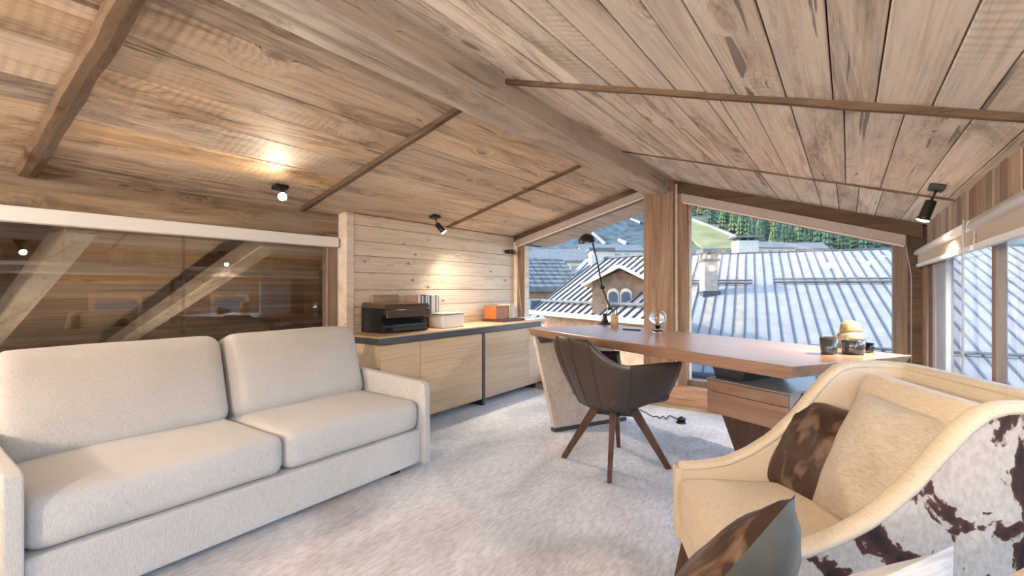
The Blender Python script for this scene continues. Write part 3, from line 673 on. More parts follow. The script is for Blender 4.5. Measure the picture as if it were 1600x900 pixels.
# printer
t = thing('printer', 'black inkjet printer with a brown glossy lid on the sideboard', 'printer', (-3.05, 2.722, ZT)); t.scale = (1.05, 1.06, 1.13)
PX0, PX1, PY0, PY1 = -0.172, 0.11, -0.235, 0.222
link('body', extr([(PX0, 0), (PX1 - .02, 0), (PX1 - .02, .055), (PX1 - .06, .09), (PX1 - .01, .13), (PX1 - .01, .165), (PX0, .175)], 'Y', PY0, PY1, 0.006), M_blackpl, t)
link('lid', hexa([(PX0 - .002, PY0 - .004, .176), (PX1, PY0 - .004, .168), (PX1, PY1 + .004, .168), (PX0 - .002, PY1 + .004, .176), (PX0 + .01, PY0 + .006, .215), (PX1 - .015, PY0 + .006, .203), (PX1 - .015, PY1 - .006, .203), (PX0 + .01, PY1 - .006, .215)], 0.006, 2), M_brownpl, t)
link('control_panel', hexa([(PX1 - .012, PY0 + .01, .105), (PX1 + .018, PY0 + .01, .110), (PX1 + .018, PY1 - .01, .110), (PX1 - .012, PY1 - .01, .105), (PX1 - .012, PY0 + .01, .164), (PX1 + .004, PY0 + .01, .164), (PX1 + .004, PY1 - .01, .164), (PX1 - .012, PY1 - .01, .164)], 0.004), M_brownpl, t)
link('paper_tray', box(PX1 - .06, PX1 + .03, PY0 + .05, PY1 - .05, .012, .04, 0.004), M_blackpl, t)
link('tray_lip', box(PX1 - .05, PX1 + .02, PY0 + .07, PY1 - .07, .05, .058, 0.002), M_steel, t)
# wooden box and disc cases behind the printer
t = thing('wooden_box', 'brown wooden box standing behind the printer against the pine wall', 'box')
link('body', box(-3.262, -3.243, 2.60, 2.88, ZT, 1.030, 0.004), M_kraft, t)
link('lid', box(-3.264, -3.241, 2.595, 2.885, 1.03, 1.045, 0.003), M_cdbrown, t)
mats = [M_cdbrown, M_cdwhite, M_pinkish, M_cddark, M_cdwhite, M_cdblue, M_cddark, M_cdwhite, M_cdblue, M_cdwhite, M_cddark, M_cdblue, M_cdwhite, M_beige, M_cdwhite, M_cddark, M_cdwhite, M_cdblue]
y = 2.972
tag(link('disc_rack', box(-3.262, -3.10, 2.965, 3.27, ZT, ZT + .10, 0.003), M_darkleg), 'low dark wooden riser under the row of disc cases', 'rack')
for i, mm in enumerate(mats):
    wd = 0.0155
    tag(link('disc_case', box(-3.24, -3.11, y, y + wd - .001, ZT + .1005, ZT + .292 + random.uniform(-.006, .006), 0.001), mm), {'disc_case_white': 'slim white', 'disc_case_dark': 'slim black', 'disc_case_blue': 'slim slate blue', 'disc_case_brown': 'slim brown', 'blush_cover': 'slim pinkish', 'beige_cover': 'slim beige'}[mm.name] + ' disc case upright in the row behind the printer', 'disc case', 'disc cases in the row behind the printer'); y += wd
t = thing('document_box', 'white document box with a pale lid beside the disc cases', 'box')
c0 = onz(686, 508, ZT)
link('body', box(-3.09, -2.92, 3.10, 3.38, ZT, ZT + .115, 0.002), M_paper, t)
link('lid', box(-3.093, -2.917, 3.097, 3.383, ZT + .115, ZT + .125, 0.002), M_olive, t)
tag(link('paper_sheet', box(-3.08, -2.93, 3.11, 3.37, ZT + .126, ZT + .130), M_paper), 'white sheets lying on the document box', 'paper')
# books at the window end
tag(link('lying_book', box(-3.22, -2.93, 4.02, 4.42, ZT, ZT + .024, 0.002), M_darkleg), 'large dark book lying flat under the tan box', 'book')
t = thing('tan_box', 'tan orange leather box standing on the dark book', 'box')
link('body', box(-3.20, -3.04, 4.04, 4.27, ZT + .025, ZT + .150, 0.003), M_orange, t)
link('lid', box(-3.203, -3.037, 4.037, 4.273, ZT + .150, ZT + .165, 0.003), M_orange, t)
for y0, y1, h, mm, lb in ((4.275, 4.325, .150, M_beige, 'beige upright book beside the tan box'), (4.327, 4.375, .150, M_pinkish, 'blush white upright book between the beige and cream books'), (4.377, 4.415, .11, M_soffit, 'short cream wooden block at the end of the books')):
    t = thing('book', lb, 'book'); z0 = ZT + .025
    link('cover', box(-3.20, -3.03, y0, y1, z0, z0 + h, .002), mm, t)
    link('pages', box(-3.195, -3.033, y0 + .004, y1 - .004, z0 + h, z0 + h + .0012), M_paper, t)
tag(link('tray', box(-3.16, -2.82, 4.43, 4.69, ZT, ZT + .018, 0.004), M_paper), 'flat white tray at the window end of the sideboard', 'tray')

# ------------------------------------------------------------------ desk
ZD = 0.765
A = Vector((-2.215, 3.382)); EA = R(-27.0); e2 = Vector((math.cos(EA), math.sin(EA))); n2 = Vector((-math.sin(EA), math.cos(EA)))
desk = thing('desk', 'walnut desk with slanted panel legs in front of the gable windows', 'desk', (A.x, A.y, 0), EA)
LD, WD = 2.262, 0.865
Cw = Vector((0.262, 3.092)) - A; Cl = Vector((Cw.dot(e2), Cw.dot(n2)))
top = [(0, 0), (LD, 0), (Cl.x, Cl.y), (0.06, WD)]
ins = 0.035
bot = [(0.02, 0.0 + .02), (LD - .035, 0.015), (Cl.x - .04, Cl.y - .02), (0.08, WD - .02)]
link('desktop', hexa([(x, y, ZD - .062) for x, y in bot] + [(x, y, ZD) for x, y in top], 0.003), M_walnut, desk)
# slanted panel leg at the window-side end
pb = Vector(onz(862, 673, 0)[:2]) - A; pbl = Vector((pb.dot(e2), pb.dot(n2)))
link('panel_leg', hexa([(pbl.x, pbl.y, .03), (pbl.x + .045, pbl.y, .03), (pbl.x + .045, pbl.y + .70, .03), (pbl.x, pbl.y + .70, .03),
                        (.025, .03, ZD - .063), (.07, .03, ZD - .063), (.10, WD - .04, ZD - .063), (.055, WD - .04, ZD - .063)], .003), M_palewood, desk)
link('leg_shoe', box(pbl.x - .004, pbl.x + .05, pbl.y - .004, pbl.y + .704, 0, .03, .002), M_steel, desk)
link('bracket', hexa([(.08, .06, ZD - .12), (.12, .06, ZD - .12), (.12, .16, ZD - .12), (.08, .16, ZD - .12), (.07, .05, ZD - .063), (.2, .05, ZD - .063), (.2, .17, ZD - .063), (.07, .17, ZD - .063)]), M_steel, desk)
# drawer pedestal
q0 = Vector(onz(1107, 592, 0.55)[:2]) - A; q1 = Vector(onz(1229, 618.7, 0.55)[:2]) - A
u0 = Vector((q0.dot(e2), q0.dot(n2))); u1 = Vector((q1.dot(e2), q1.dot(n2)))
fy = (u0.y + u1.y) / 2; px0, px1 = u0.x, u1.x
link('pedestal', box(px0 + .004, px1, fy + .02, fy + .50, .355, .552, .002), M_gmetal, desk)
link('pedestal_top', box(px0, px1 + .004, fy - .002, fy + .502, .552, .562, .002), M_gmetal, desk)
link('drawer', box(px0 + .002, px1 - .008, fy, fy + .019, .487, .549, .002), M_walnut, desk)
link('drawer', box(px0 + .002, px1 - .008, fy, fy + .019, .357, .483, .002), M_walnut, desk)
link('pedestal_leg', hexa([(px0 + .12, fy + .16, 0), (px1 - .02, fy + .16, 0), (px1 - .02, fy + .44, 0), (px0 + .12, fy + .44, 0),
                           (px0 + .05, fy + .06, .354), (px1 - .02, fy + .06, .354), (px1 - .02, fy + .48, .354), (px0 + .05, fy + .48, .354)], .003), M_darkleg, desk)
link('spacer', hexa([(px0 + .02, fy + .05, .563), (px0 + .20, fy + .05, .563), (px0 + .20, fy + .42, .563), (px0 + .02, fy + .42, .563),
                     (px0 + .0, fy + .02, ZD - .063), (px0 + .27, fy + .02, ZD - .063), (px0 + .27, fy + .45, ZD - .063), (px0 + .0, fy + .45, ZD - .063)], .002), M_steel, desk)

# desk objects
ZD2 = ZD + .0005
lb = onz(945, 507, ZD); dl = (lb.x * FW.x + lb.y * FW.y)
t = thing('desk_lamp', 'tall black articulated desk lamp with a dome shade on the desk', 'lamp', lb)
def rel(x, y): return atd(x, y, dl) - lb
link('base', lathe([(0, 0), (.062, 0), (.062, .006), (.035, .02), (.024, .055), (.018, .10), (0, .10)], 24), M_black, t, True)
link('lower_arm', tube([rel(946, 492), rel(953, 482), rel(941, 449)], .008, 10), M_black, t, True)
link('upper_arm', tube([rel(941, 449), rel(934, 412), rel(926, 379)], .007, 10), M_black, t, True)
b = tube([rel(941, 449) - RT * .02, rel(941, 449) + RT * .02], .016, 12); link('joint', b, M_black, t, True)
b = tube([rel(953, 482) - RT * .02, rel(953, 482) + RT * .02], .015, 12); link('joint', b, M_black, t, True)
sc = rel(917, 379)
b = lathe([(.078, 0), (.076, .022), (.064, .05), (.04, .072), (.015, .082), (0, .083), (0, .078), (.036, .066), (.058, .046), (.070, .02), (.073, 0)], 28)
bmesh.ops.transform(b, matrix=Matrix.Translation(sc) @ Matrix.Rotation(R(-6), 4, FW), verts=b.verts)
link('lamp_shade', b, M_black, t, True)
b = lathe([(0, -.012), (.022, .0), (.022, .03), (0, .05)], 16); bmesh.ops.translate(b, vec=sc, verts=b.verts); link('bulb', b, M_white, t, True)
pc = onz(960, 511, ZD)
t = thing('pen_cup', 'brown pen cup holding a few pens beside the desk lamp', 'pen cup', pc)
link('cup', lathe([(0, 0), (.032, 0), (.033, .105), (.030, .105), (.029, .006), (0, .006)], 20), M_kraft, t, True)
for i, (dx, dy) in enumerate(((.01, .004), (-.012, .008), (.004, -.012))):
    tag(link('pen', tube([pc + Vector((dx * .6, dy * .6, .008)), pc + Vector((dx * 2, dy * 2, .165 - i * .012))], .004, 8), M_black, None, True), 'dark pen standing in the brown pen cup', 'pen', 'pens in the cup')
b = box(-.075, .075, -.012, .012, 0, .010, .003)
o = tag(link('stapler', b, M_blackpl), 'slim dark stapler lying between pen cup and crystal ball', 'stapler'); place(o, onz(987, 516, ZD2), (0, 0, R(-2)))
cbp = onz(1028, 519, ZD); dcb = cbp.x * FW.x + cbp.y * FW.y
t = thing('crystal_ball', 'clear crystal ball on a small glass stand on the desk', 'crystal ball', cbp)
rb = 13.0 / F * dcb
link('ball', lathe([(rb * math.sin(math.pi * i / 20), .045 + rb - rb * math.cos(math.pi * i / 20)) for i in range(21)], 32), M_crystal, t, True)
link('stand', lathe([(0, 0), (.048, 0), (.045, .012), (.018, .03), (.024, .055), (.018, .05), (.010, .028), (0, .02)], 20), M_crystal, t, True)
c1 = onz(1295, 553, ZD)
t = thing('square_cup', 'dark grey tapered cup on the end of the desk', 'cup', c1)
link('cup', lathe([(0, 0), (.034, 0), (.036, .01), (.042, .085), (.039, .085), (.033, .008), (0, .008)], 24), M_smoke, t, True)
c2 = onz(1333, 553, ZD)
t = thing('candle_jar', 'dark smoked jar beside the tapered cup on the desk', 'jar', c2)
link('jar', lathe([(0, 0), (.046, 0), (.05, .008), (.052, .07), (.048, .074), (.046, .01), (0, .01)], 24), M_smoke, t, True)
link('wax', lathe([(0, .05), (.045, .05), (.045, .045)], 20), M_olive, t)
c3 = onz(1357, 551, ZD) + Vector((0, 0, 0))
t = thing('glass_votive', 'small clear glass votive touching the smoked jar', 'glass', c3 - RT * .0)
link('glass', lathe([(0, 0), (.024, 0), (.026, .05), (.023, .05), (.021, .006), (0, .006)], 20), M_crystal, t, True)
c4 = onz(1341, 546, ZD) + FW * .06
t = thing('gold_pot', 'rounded gold lidded pot behind the smoked jar', 'pot', c4)
link('pot', lathe([(0, 0), (.05, 0), (.062, .02), (.064, .07), (.05, .092), (0, .095)], 24), M_gold, t, True)
link('lid', lathe([(.05, .093), (.052, .10), (.048, .13), (.03, .15), (0, .156)], 24), M_gold, t, True)

# ------------------------------------------------------------------ office chair
FA = R(63)
ch = thing('desk_chair', 'dark brown leather tub chair on four splayed wooden legs at the desk', 'chair', (-1.2, 2.83, 0), FA - R(90))
N = 44; rows = 9
def shell_pt(s, v, off=0.0):
    """s in -1..1 around the U (0 = middle of the back), v in 0..1 bottom to top; local +y is the front"""
    a = abs(s); sg = 1 if s >= 0 else -1
    hw = 0.295 - off; back = -0.27 + off; fr = 0.27
    if a < 0.34: x = a / 0.34 * hw * 0.62; y = back - 0.03 * (1 - (a / .34) ** 2)
    elif a < 0.56:
        k = (a - .34) / .22; x = hw * (0.62 + 0.38 * math.sin(k * math.pi / 2)); y = back + (0.17) * (1 - math.cos(k * math.pi / 2))
    else:
        k = (a - .56) / .44; x = hw + 0.012 * math.sin(k * math.pi); y = back + .17 + k * (fr - back - .17)
    f = 1 - 0.34 * (1 - v) ** 1.5
    zt = 0.805
    if a > 0.26:
        k = min(1, (a - .26) / .30); k = k * k * (3 - 2 * k); zt = 0.805 - 0.145 * k
    if a > .9: zt -= 0.004
    zb = 0.375 + 0.05 * (a > .56) * (a - .56) / .44
    y0 = y * f - (0.05 * v if a < .5 else 0.05 * v * max(0, 1 - (a - .5) / .3))
    if a > .56: y0 = y * (1 - 0.34 * (1 - v) ** 1.5 * (1 - 0.85 * min(1, (a - .56) / .44 * 1.6))) - (y * f - y0)
    return Vector((sg * x * f, y0, zb + (zt - zb) * v))
b = bmesh.new(); O = []; I = []
for i in range(N + 1):
    s = -1 + 2 * i / N
    O.append([b.verts.new(shell_pt(s, j / rows)) for j in range(rows + 1)]); I.append([b.verts.new(shell_pt(s, j / rows, 0.03)) for j in range(rows + 1)])
for i in range(N):
    for j in range(rows):
        b.faces.new((O[i][j], O[i + 1][j], O[i + 1][j + 1], O[i][j + 1])); b.faces.new((I[i][j], I[i][j + 1], I[i + 1][j + 1], I[i + 1][j]))
    b.faces.new((O[i][rows], O[i + 1][rows], I[i + 1][rows], I[i][rows])); b.faces.new((O[i][0], I[i][0], I[i + 1][0], O[i + 1][0]))
for j in range(rows):
    b.faces.new((O[0][j], O[0][j + 1], I[0][j + 1], I[0][j])); b.faces.new((O[N][j], I[N][j], I[N][j + 1], O[N][j + 1]))
link('shell', b, M_leather, ch, True)
b = bmesh.new(); ring = [b.verts.new(shell_pt(-1 + 2 * i / N, 0)) for i in range(N + 1)]; cv = b.verts.new((0, 0.02, 0.352))
for i in range(N): b.faces.new((ring[i], ring[i + 1], cv))
b.faces.new((ring[N], ring[0], cv)); link('seat_pan', b, M_leather, ch, True)
b = soft_box(.43, .46, .09, .035, (0, 0, .015), 8); bmesh.ops.translate(b, vec=(0, .04, .445), verts=b.verts); link('seat', b, M_leather, ch, True)
for s in (-0.30, 0.0, 0.30, -.57, .57):
    link('stitching', tube([shell_pt(s, j / 8) * 1.0 + Vector((0, -.0015 if abs(s) < .5 else 0, 0)) + Vector((.0015 * (1 if s > 0 else -1) if abs(s) > .5 else 0, 0, 0)) for j in range(9)], .0022, 5), M_seam, ch)
for ang in (45, 135, 225, 315):
    d = Vector((math.cos(R(ang)), math.sin(R(ang)), 0))
    link('leg', bar(d * .325, d * .105 + Vector((0, 0, .365)), .024, .034, w2=.034, h2=.055, bevel=.003), M_darkleg, ch)
b = bar((-.1, -.1, .315), (.1, .1, .315), .03, .022); bar((-.1, .1, .315), (.1, -.1, .315), .03, .022, b); link('cross_bracket', b, M_black, ch)
link('hub', lathe([(0, .30), (.035, .30), (.035, .36), (0, .36)], 16), M_black, ch)
# power lead on the carpet
pts = []
cpx = [(1000, 640), (1010, 645), (1020, 651), (1027, 650), (1031, 654), (1036, 650), (1041, 655), (1046, 649), (1053, 652), (1062, 656)]
t = thing('power_lead', 'thin black power lead with a plug lying on the carpet under the desk', 'cable')
link('cable', tube([onz(x, y, .006) for x, y in cpx], .004, 6), M_black, t, True)
pp = onz(1064, 661, 0)
link('plug', tube([pp + Vector((-.03, 0, .022)), pp + Vector((.0, .01, .03)), pp + Vector((.03, .02, .024))], .02, 10, [.012, .024, .016]), M_black, t, True)
link('plug_base', lathe([(0, 0), (.04, 0), (.036, .01), (0, .012)], 16, pp), M_black, t)

# ------------------------------------------------------------------ armchairs
def armchair(label, loc, rz):
    """local frame: +x = backwards from the front edge (t), y = lateral, origin at the front centre on the floor"""
    t = thing('armchair', label, 'armchair', loc, rz, None)
    hw = 0.322; D = 0.66; rc = 0.10
    def prof(x):
        P = [(0, .43), (.08, .437), (.17, .455), (.25, .495), (.32, .55), (.385, .635), (.435, .73), (.47, .795), (.495, .818), (.53, .824), (.9, .825)]
        for (a, za), (c, zc) in zip(P, P[1:]):
            if x <= c:
                k = (x - a) / (c - a); return za + (zc - za) * k
        return .825
    path = []
    for i in range(23): path.append((D - rc) * i / 22 * 1.0 + 0j + 1j * hw)
    for i in range(1, 8): a = math.pi / 2 * i / 8; path.append(complex(D - rc + rc * math.sin(a), hw - rc + rc * math.cos(a)))
    half = path[:]
    for i in range(13): path.append(complex(D, (hw - rc) * (1 - 2 * i / 12)))
    path += [p.conjugate() for p in half[::-1]]
    n_ = len(path); nor = []
    for i in range(n_):
        d = path[min(i + 1, n_ - 1)] - path[max(i - 1, 0)]; d /= abs(d); nor.append(d * 1j)      # outward normal
    def pt(i, v, off):
        p = path[i] + nor[i] * off; zt = prof(path[i].real); z0 = .17
        z = z0 + (zt - z0) * v
        lean = max(0, path[i].real - .25) / (D - .25) * 0.13 * max(0, z - .3) / .52
        flare = 0.02 * (z - .17) / .65
        yy = p.imag + (flare if p.imag > 0 else -flare) * min(1, abs(p.imag) / hw)
        return Vector((p.real + lean, yy, z))
    def sheet(off, flip, z0=0.0, nm='x', mat=None):
        b = bmesh.new(); g = [[b.verts.new(pt(i, z0 + (1 - z0) * j / 10, off)) for j in range(11)] for i in range(n_)]
        for i in range(n_ - 1):
            for j in range(10): b.faces.new((g[i][j], g[i + 1][j], g[i + 1][j + 1], g[i][j + 1]))
        me = bpy.data.meshes.new(nm); b.to_mesh(me); b.free(); return link(nm, me, mat, t, True)
    sheet(0.0, 0, 0, 'outer_cover', M_cow)['label'] = 'white cowhide with dark brown and black patches'
    sheet(-.052, 0, 0, 'inner_cover', M_cream)
    # rolled rim following the top edge
    b = bmesh.new(); rings = []
    for i in range(n_):
        o_, in_ = pt(i, 1, 0.004), pt(i, 1, -.056); c_ = (o_ + in_) / 2; s = (o_ - in_) / 2
        j0, j1 = max(i - 1, 0), min(i + 1, n_ - 1); d = (pt(j1, 1, -.026) - pt(j0, 1, -.026)).normalized(); u = s.normalized().cross(d)
        if u.z < 0: u = -u
        rings.append([b.verts.new(c_ + s * math.cos(a) * 1.0 + u * 0.016 * math.sin(a)) for a in [2 * math.pi * k / 12 for k in range(12)]])
    for P_, Q in zip(rings, rings[1:]):
        for k in range(12): b.faces.new((P_[k], P_[(k + 1) % 12], Q[(k + 1) % 12], Q[k]))
    b.faces.new(rings[0]); b.faces.new(rings[-1]); link('rim', b, M_cream, t, True)
    for i in (0, n_ - 1):
        a0, a1, a2, a3 = pt(i, 0, .003), pt(i, 0, -.055), pt(i, 1, -.055), pt(i, 1, .003); f = Vector((-.014, 0, 0))
        link('arm_front', hexa([a0 + f, a1 + f, a1 - f, a0 - f, a3 + f, a2 + f, a2 - f, a3 - f], .006, 2), M_cream, t)
    b = soft_box(.60, .54, .155, .04, (.006, 0, .014), 10, .003, 4); bmesh.ops.translate(b, vec=(.292, 0, .335), verts=b.verts); link('seat_cushion', b, M_cream, t, True)
    link('seat_frame', box(0.0, D - .03, -hw + .03, hw - .03, .165, .262, .012, 2), M_cream, t)
    b = soft_box(.10, .52, .45, .035, (.02, 0, 0), 8, .003, 9); bmesh.ops.transform(b, matrix=Matrix.Translation((.60, 0, .585)) @ Matrix.Rotation(R(13), 4, 'Y'), verts=b.verts); link('back_cushion', b, M_cream, t, True)
    for sy in (-1, 1):
        link('leg', bar((-.005, sy * (hw - .03), 0), (.035, sy * (hw - .05), .17), .026, .026, w2=.045, h2=.045), M_darkleg, t)
        link('leg', bar((D + .05, sy * (hw - .05), 0), (D - .06, sy * (hw - .07), .17), .026, .026, w2=.045, h2=.045), M_darkleg, t)
    return t
f1 = Vector((-.891, -.454, 0)); ac1 = (-.386, 1.565)
armchair('cream armchair with cowhide outer sides turned towards the desk end of the sofa', (ac1[0], ac1[1], 0), math.atan2(-f1.y, -f1.x))
# second armchair, angled the other way
p_arm = cf(.64, .623, 0); f2 = Vector((-math.sin(YAW + R(25)), math.cos(YAW + R(25)), 0)); l2 = Vector((f2.y, -f2.x, 0))
o2 = p_arm + f2 * .457 - l2 * .295
armchair('cream cowhide armchair holding the brown and the white scatter cushions, angled away', (o2.x, o2.y, 0), math.atan2(-f2.y, -f2.x))

def cushion(name, label, w, h, t_, mf, mb, loc, rot, seed=0):
    t = thing(name, label, 'cushion', loc); t.rotation_mode = 'QUATERNION'; t.rotation_quaternion = rot
    f, b = pillow(w, h, t_, 20, seed)
    link('front_cover', f, mf, t, True); link('back_cover', b, mb, t, True)
    pts = []
    return t
def orient(normal, up):
    """local +Y -> normal, +Z -> up"""
    nrm = Vector(normal).normalized(); up = Vector(up); up = (up - nrm * up.dot(nrm)).normalized(); x = nrm.cross(up)
    return Matrix((x, nrm, up)).transposed().to_quaternion()
def chairpt(o, f, t_, lat, z):
    """lat positive to the far side (towards the left-hand of the sitter seen from the back)"""
    return Vector((o[0], o[1], 0)) - f * t_ + Vector((f.y, -f.x, 0)) * lat + Vector((0, 0, z))
def cvec(lat, d, z): return RT * lat + FW * d + Vector((0, 0, z))
cushion('scatter_cushion', 'brown brindle cowhide cushion leaning in the armchair by the desk', .37, .37, .14, M_browncow, M_black_vel,
        atd(1274, 706, 1.64), orient(cvec(-.85, -.10, .50), Vector((0, 0, 1))), 3)
cushion('scatter_cushion', 'beige linen cushion resting behind the brindle one in the armchair by the desk', .40, .42, .17, M_linen, M_linen,
        atd(1392, 738, 1.36), orient(cvec(-.88, -.14, .46), Vector((0, 0, 1))), 8)
# second chair cushions
e1 = cvec(-.29, -.05, -.27); e2_ = cvec(.165, .285, -.23)
cushion('scatter_cushion', 'brown brindle cushion with grey velvet back in the armchair angled away', .40, .40, .15, M_browncow, M_velvet,
        atd(1243, 772, .80) + (e1 + e2_) / 2, orient(-e1.cross(e2_) if e1.cross(e2_).dot(RT) > 0 else e1.cross(e2_), -e1), 5)
cushion('scatter_cushion', 'white woven cushion with pale piping in the armchair angled away', .34, .38, .12, M_white_lin, M_white_lin,
        cvec(.372, .565, .60), orient(FW - RT * .08 + Vector((0, 0, .3)), Vector((0, 0, 1)) - RT * .38), 12)

# ------------------------------------------------------------------ outdoors
struct(link('ground', box(-400, 400, 5.9, 400, -9.3, -9.0), M_ground))
def camdir(deg): return RT * math.sin(R(deg)) + FW * math.cos(R(deg))
def seam_roof(name, label, o, along, up, s0, s1, q, slope, step, parent=None, mats=(M_zinc,), ridge_cap=True, th=.06, hip=0.0):
    """o = eave point, along = eave direction, up = horizontal upslope direction"""
    t = parent or thing(name, label, 'building')
    k = 0; s = s0
    upz = Vector((up.x, up.y, slope)); nrm = along.cross(upz).normalized()
    if nrm.z < 0: nrm = -nrm
    while s < s1 - 1e-6:
        e = min(s + step, s1); a = o + along * s; c = o + along * (e - .045); d = upz * (q * min(1, (s - s0 + step) / hip) if hip else q)
        mm = random.choice(mats)
        link('roof_sheet', hexa([a - nrm * th, c - nrm * th, c + d - nrm * th, a + d - nrm * th, a, c, c + d, a + d]), mm, t)
        r0 = o + along * (e - .045); r1 = o + along * e
        link('standing_seam', hexa([r0 - nrm * th, r1 - nrm * th, r1 + d - nrm * th, r0 + d - nrm * th, r0 + nrm * .06, r1 + nrm * .06, r1 + d + nrm * .06, r0 + d + nrm * .06]), M_rib, t)
        s = e; k += 1
    if ridge_cap:
        r = o + upz * q; link('ridge_cap', tube([r + along * (s0 + hip), r + along * s1], .10, 6), M_rib, t)
    return t
# roof A: large metal roof facing the larger gable window and the side window
upA = camdir(26.3); alA = camdir(26.3 + 90)
oA = upA * 20.2 + Vector((0, 0, 1.1 - 10.9 + .371 * 20.2)); qA = 15.4
tA = thing('metal_roof_house', 'house with a broad pale standing seam metal roof and stone chimney', 'building')
seam_roof('x', '', oA, alA, upA, -11.2, 16.0, qA, .371, .48, tA, (M_zinc, M_zinc, M_zinc, M_zinc, M_zinc, M_zincrust))
b = hexa([oA + alA * -10.8 + upA * .8 + Vector((0, 0, -8)), oA + alA * 15.6 + upA * .8 + Vector((0, 0, -8)), oA + alA * 15.6 + upA * 20 + Vector((0, 0, -8)), oA + alA * -10.8 + upA * 20 + Vector((0, 0, -8)),
          oA + alA * -10.8 + upA * .8 + Vector((0, 0, .05)), oA + alA * 15.6 + upA * .8 + Vector((0, 0, .05)), oA + alA * 15.6 + upA * 20 + Vector((0, 0, .05)), oA + alA * -10.8 + upA * 20 + Vector((0, 0, .05))])
link('house_wall', b, M_stone, tA)
def onA(x, y):
    r = ray(x, y); t_ = (-10.9) / (r.z - .371 * (r.x * upA.x + r.y * upA.y)); return Vector((r.x * t_, r.y * t_, H + r.z * t_))
for xa, xb, yy in ((1060, 1176, 444), (1208, 1420, 442)):
    a = onA(xa, yy + 3); c = a + alA * ((onA(xb, yy) - a).dot(alA)); up_ = Vector((0, 0, .16))
    b = tube([a + up_, c + up_], .07, 8); tube([a + up_ * 2, c + up_ * 2], .05, 8, b=b); link('snow_guard', b, M_slate, tA)
a = onA(1480, 556); c = a + alA * 9; b = tube([a - alA * 26 + Vector((0, 0, .15)), c + Vector((0, 0, .15))], .06, 8); link('snow_guard', b, M_slate, tA)
link('gutter', tube([oA + alA * -11 - upA * .1, oA + alA * 16 - upA * .1], .12, 8), M_rib, tA)
cb = onA(1107, 458)
def cbox(c, w, d, z0, z1): return hexa([c + RT * x * w / 2 + FW * y * d / 2 + Vector((0, 0, z)) for z in (z0, z1) for x, y in ((-1, -1), (1, -1), (1, 1), (-1, 1))])
chm = link('chimney', cbox(cb, .72, .72, -.6, 1.75), M_stone, tA)
link('chimney_band', cbox(cb, .90, .90, 1.75, 1.88), M_slate, chm)
for sx in (-.3, .3):
    for sy in (-.3, .3): link('chimney_prop', cbox(cb + RT * sx + FW * sy, .14, .14, 1.88, 2.2), M_stone, chm)
link('chimney_cap', cbox(cb, 1.0, 1.0, 2.2, 2.42), M_slate, chm)
link('flashing', cbox(cb, .95, .95, -.5, .12), M_rib, chm)
# second chimney beyond the ridge
cb2 = atd(1164, 392, 37)
t = thing('slab_chimney', 'pale chimney under a dark slab cap beyond the metal roof ridge', 'chimney')
link('stack', cbox(cb2, 1.5, 1.2, -12, .75), M_render, t); link('cap', cbox(cb2, 2.1, 1.7, .95, 1.12), M_slate, t)
for sx in (-.6, 0, .6): link('prop', cbox(cb2 + RT * sx, .18, .9, .75, .95), M_slate, t)
link('aerial_mast', tube([cb2 + RT * .85 + Vector((0, 0, .2)), cb2 + RT * .85 + Vector((0, 0, 3.4))], .035, 6), M_rib, t)

# roof B with dormer, behind the smaller gable window
alB = (RT * -.48 + FW * .877).normalized(); upB = (RT * .877 + FW * .48).normalized()
oB = cf(3.27, 16.3, .05)
tB = thing('hipped_chalet', 'chalet with a steep pale seamed roof beyond the smaller gable window', 'building')
seam_roof('x', '', oB, alB, upB, -1.9, 5.13, 3.72, .647, .42, tB, (M_zinc, M_zinc, M_zinc, M_zincrust), True, .06, 2.1)
seam_roof('x', '', oB + upB * 7.44, alB, -upB, 3.4, 5.13, 3.72, .647, .42, tB, (M_zinc,), False)
def prism(pts, z0, tops):
    b = bmesh.new(); lo_ = [b.verts.new((p.x, p.y, z0)) for p in pts]; hi_ = [b.verts.new((p.x, p.y, z)) for p, z in zip(pts, tops)]
    b.faces.new(lo_[::-1]); b.faces.new(hi_); k_ = len(pts)
    for i in range(k_): b.faces.new((lo_[i], lo_[(i + 1) % k_], hi_[(i + 1) % k_], hi_[i]))
    return b
zB = .05
link('house_wall', prism([oB + alB * -1.5 + upB * .5, oB + alB * 4.9 + upB * .5, oB + alB * 4.9 + upB * 3.7, oB + alB * .35 + upB * 3.7], -9, [zB + .2, zB + .2, zB + 2.2, zB + 2.2]), M_chalet, tB)
link('house_wall', prism([oB + alB * 3.5 + upB * 3.7, oB + alB * 4.9 + upB * 3.7, oB + alB * 4.9 + upB * 7, oB + alB * 3.5 + upB * 7], -9, [zB + 2.2, zB + 2.2, zB + .15, zB + .15]), M_chalet, tB)
link('gutter', tube([oB + alB * -1.9 - upB * .08, oB + alB * 5.13 - upB * .08], .10, 8), M_render, tB)
a = oB + alB * -1.6 + upB * .5 + Vector((0, 0, .5)); c = oB + alB * 5 + upB * .5 + Vector((0, 0, .5)); link('snow_guard', tube([a, c], .06, 8), M_slate, tB)
cbB = atd(938, 405, 22.5); chb = link('chimney', cbox(cbB, 1.0, .8, -1.2, .35), M_render, tB); link('chimney_cap', cbox(cbB, 1.2, 1.0, .35, .5), M_slate, chb)
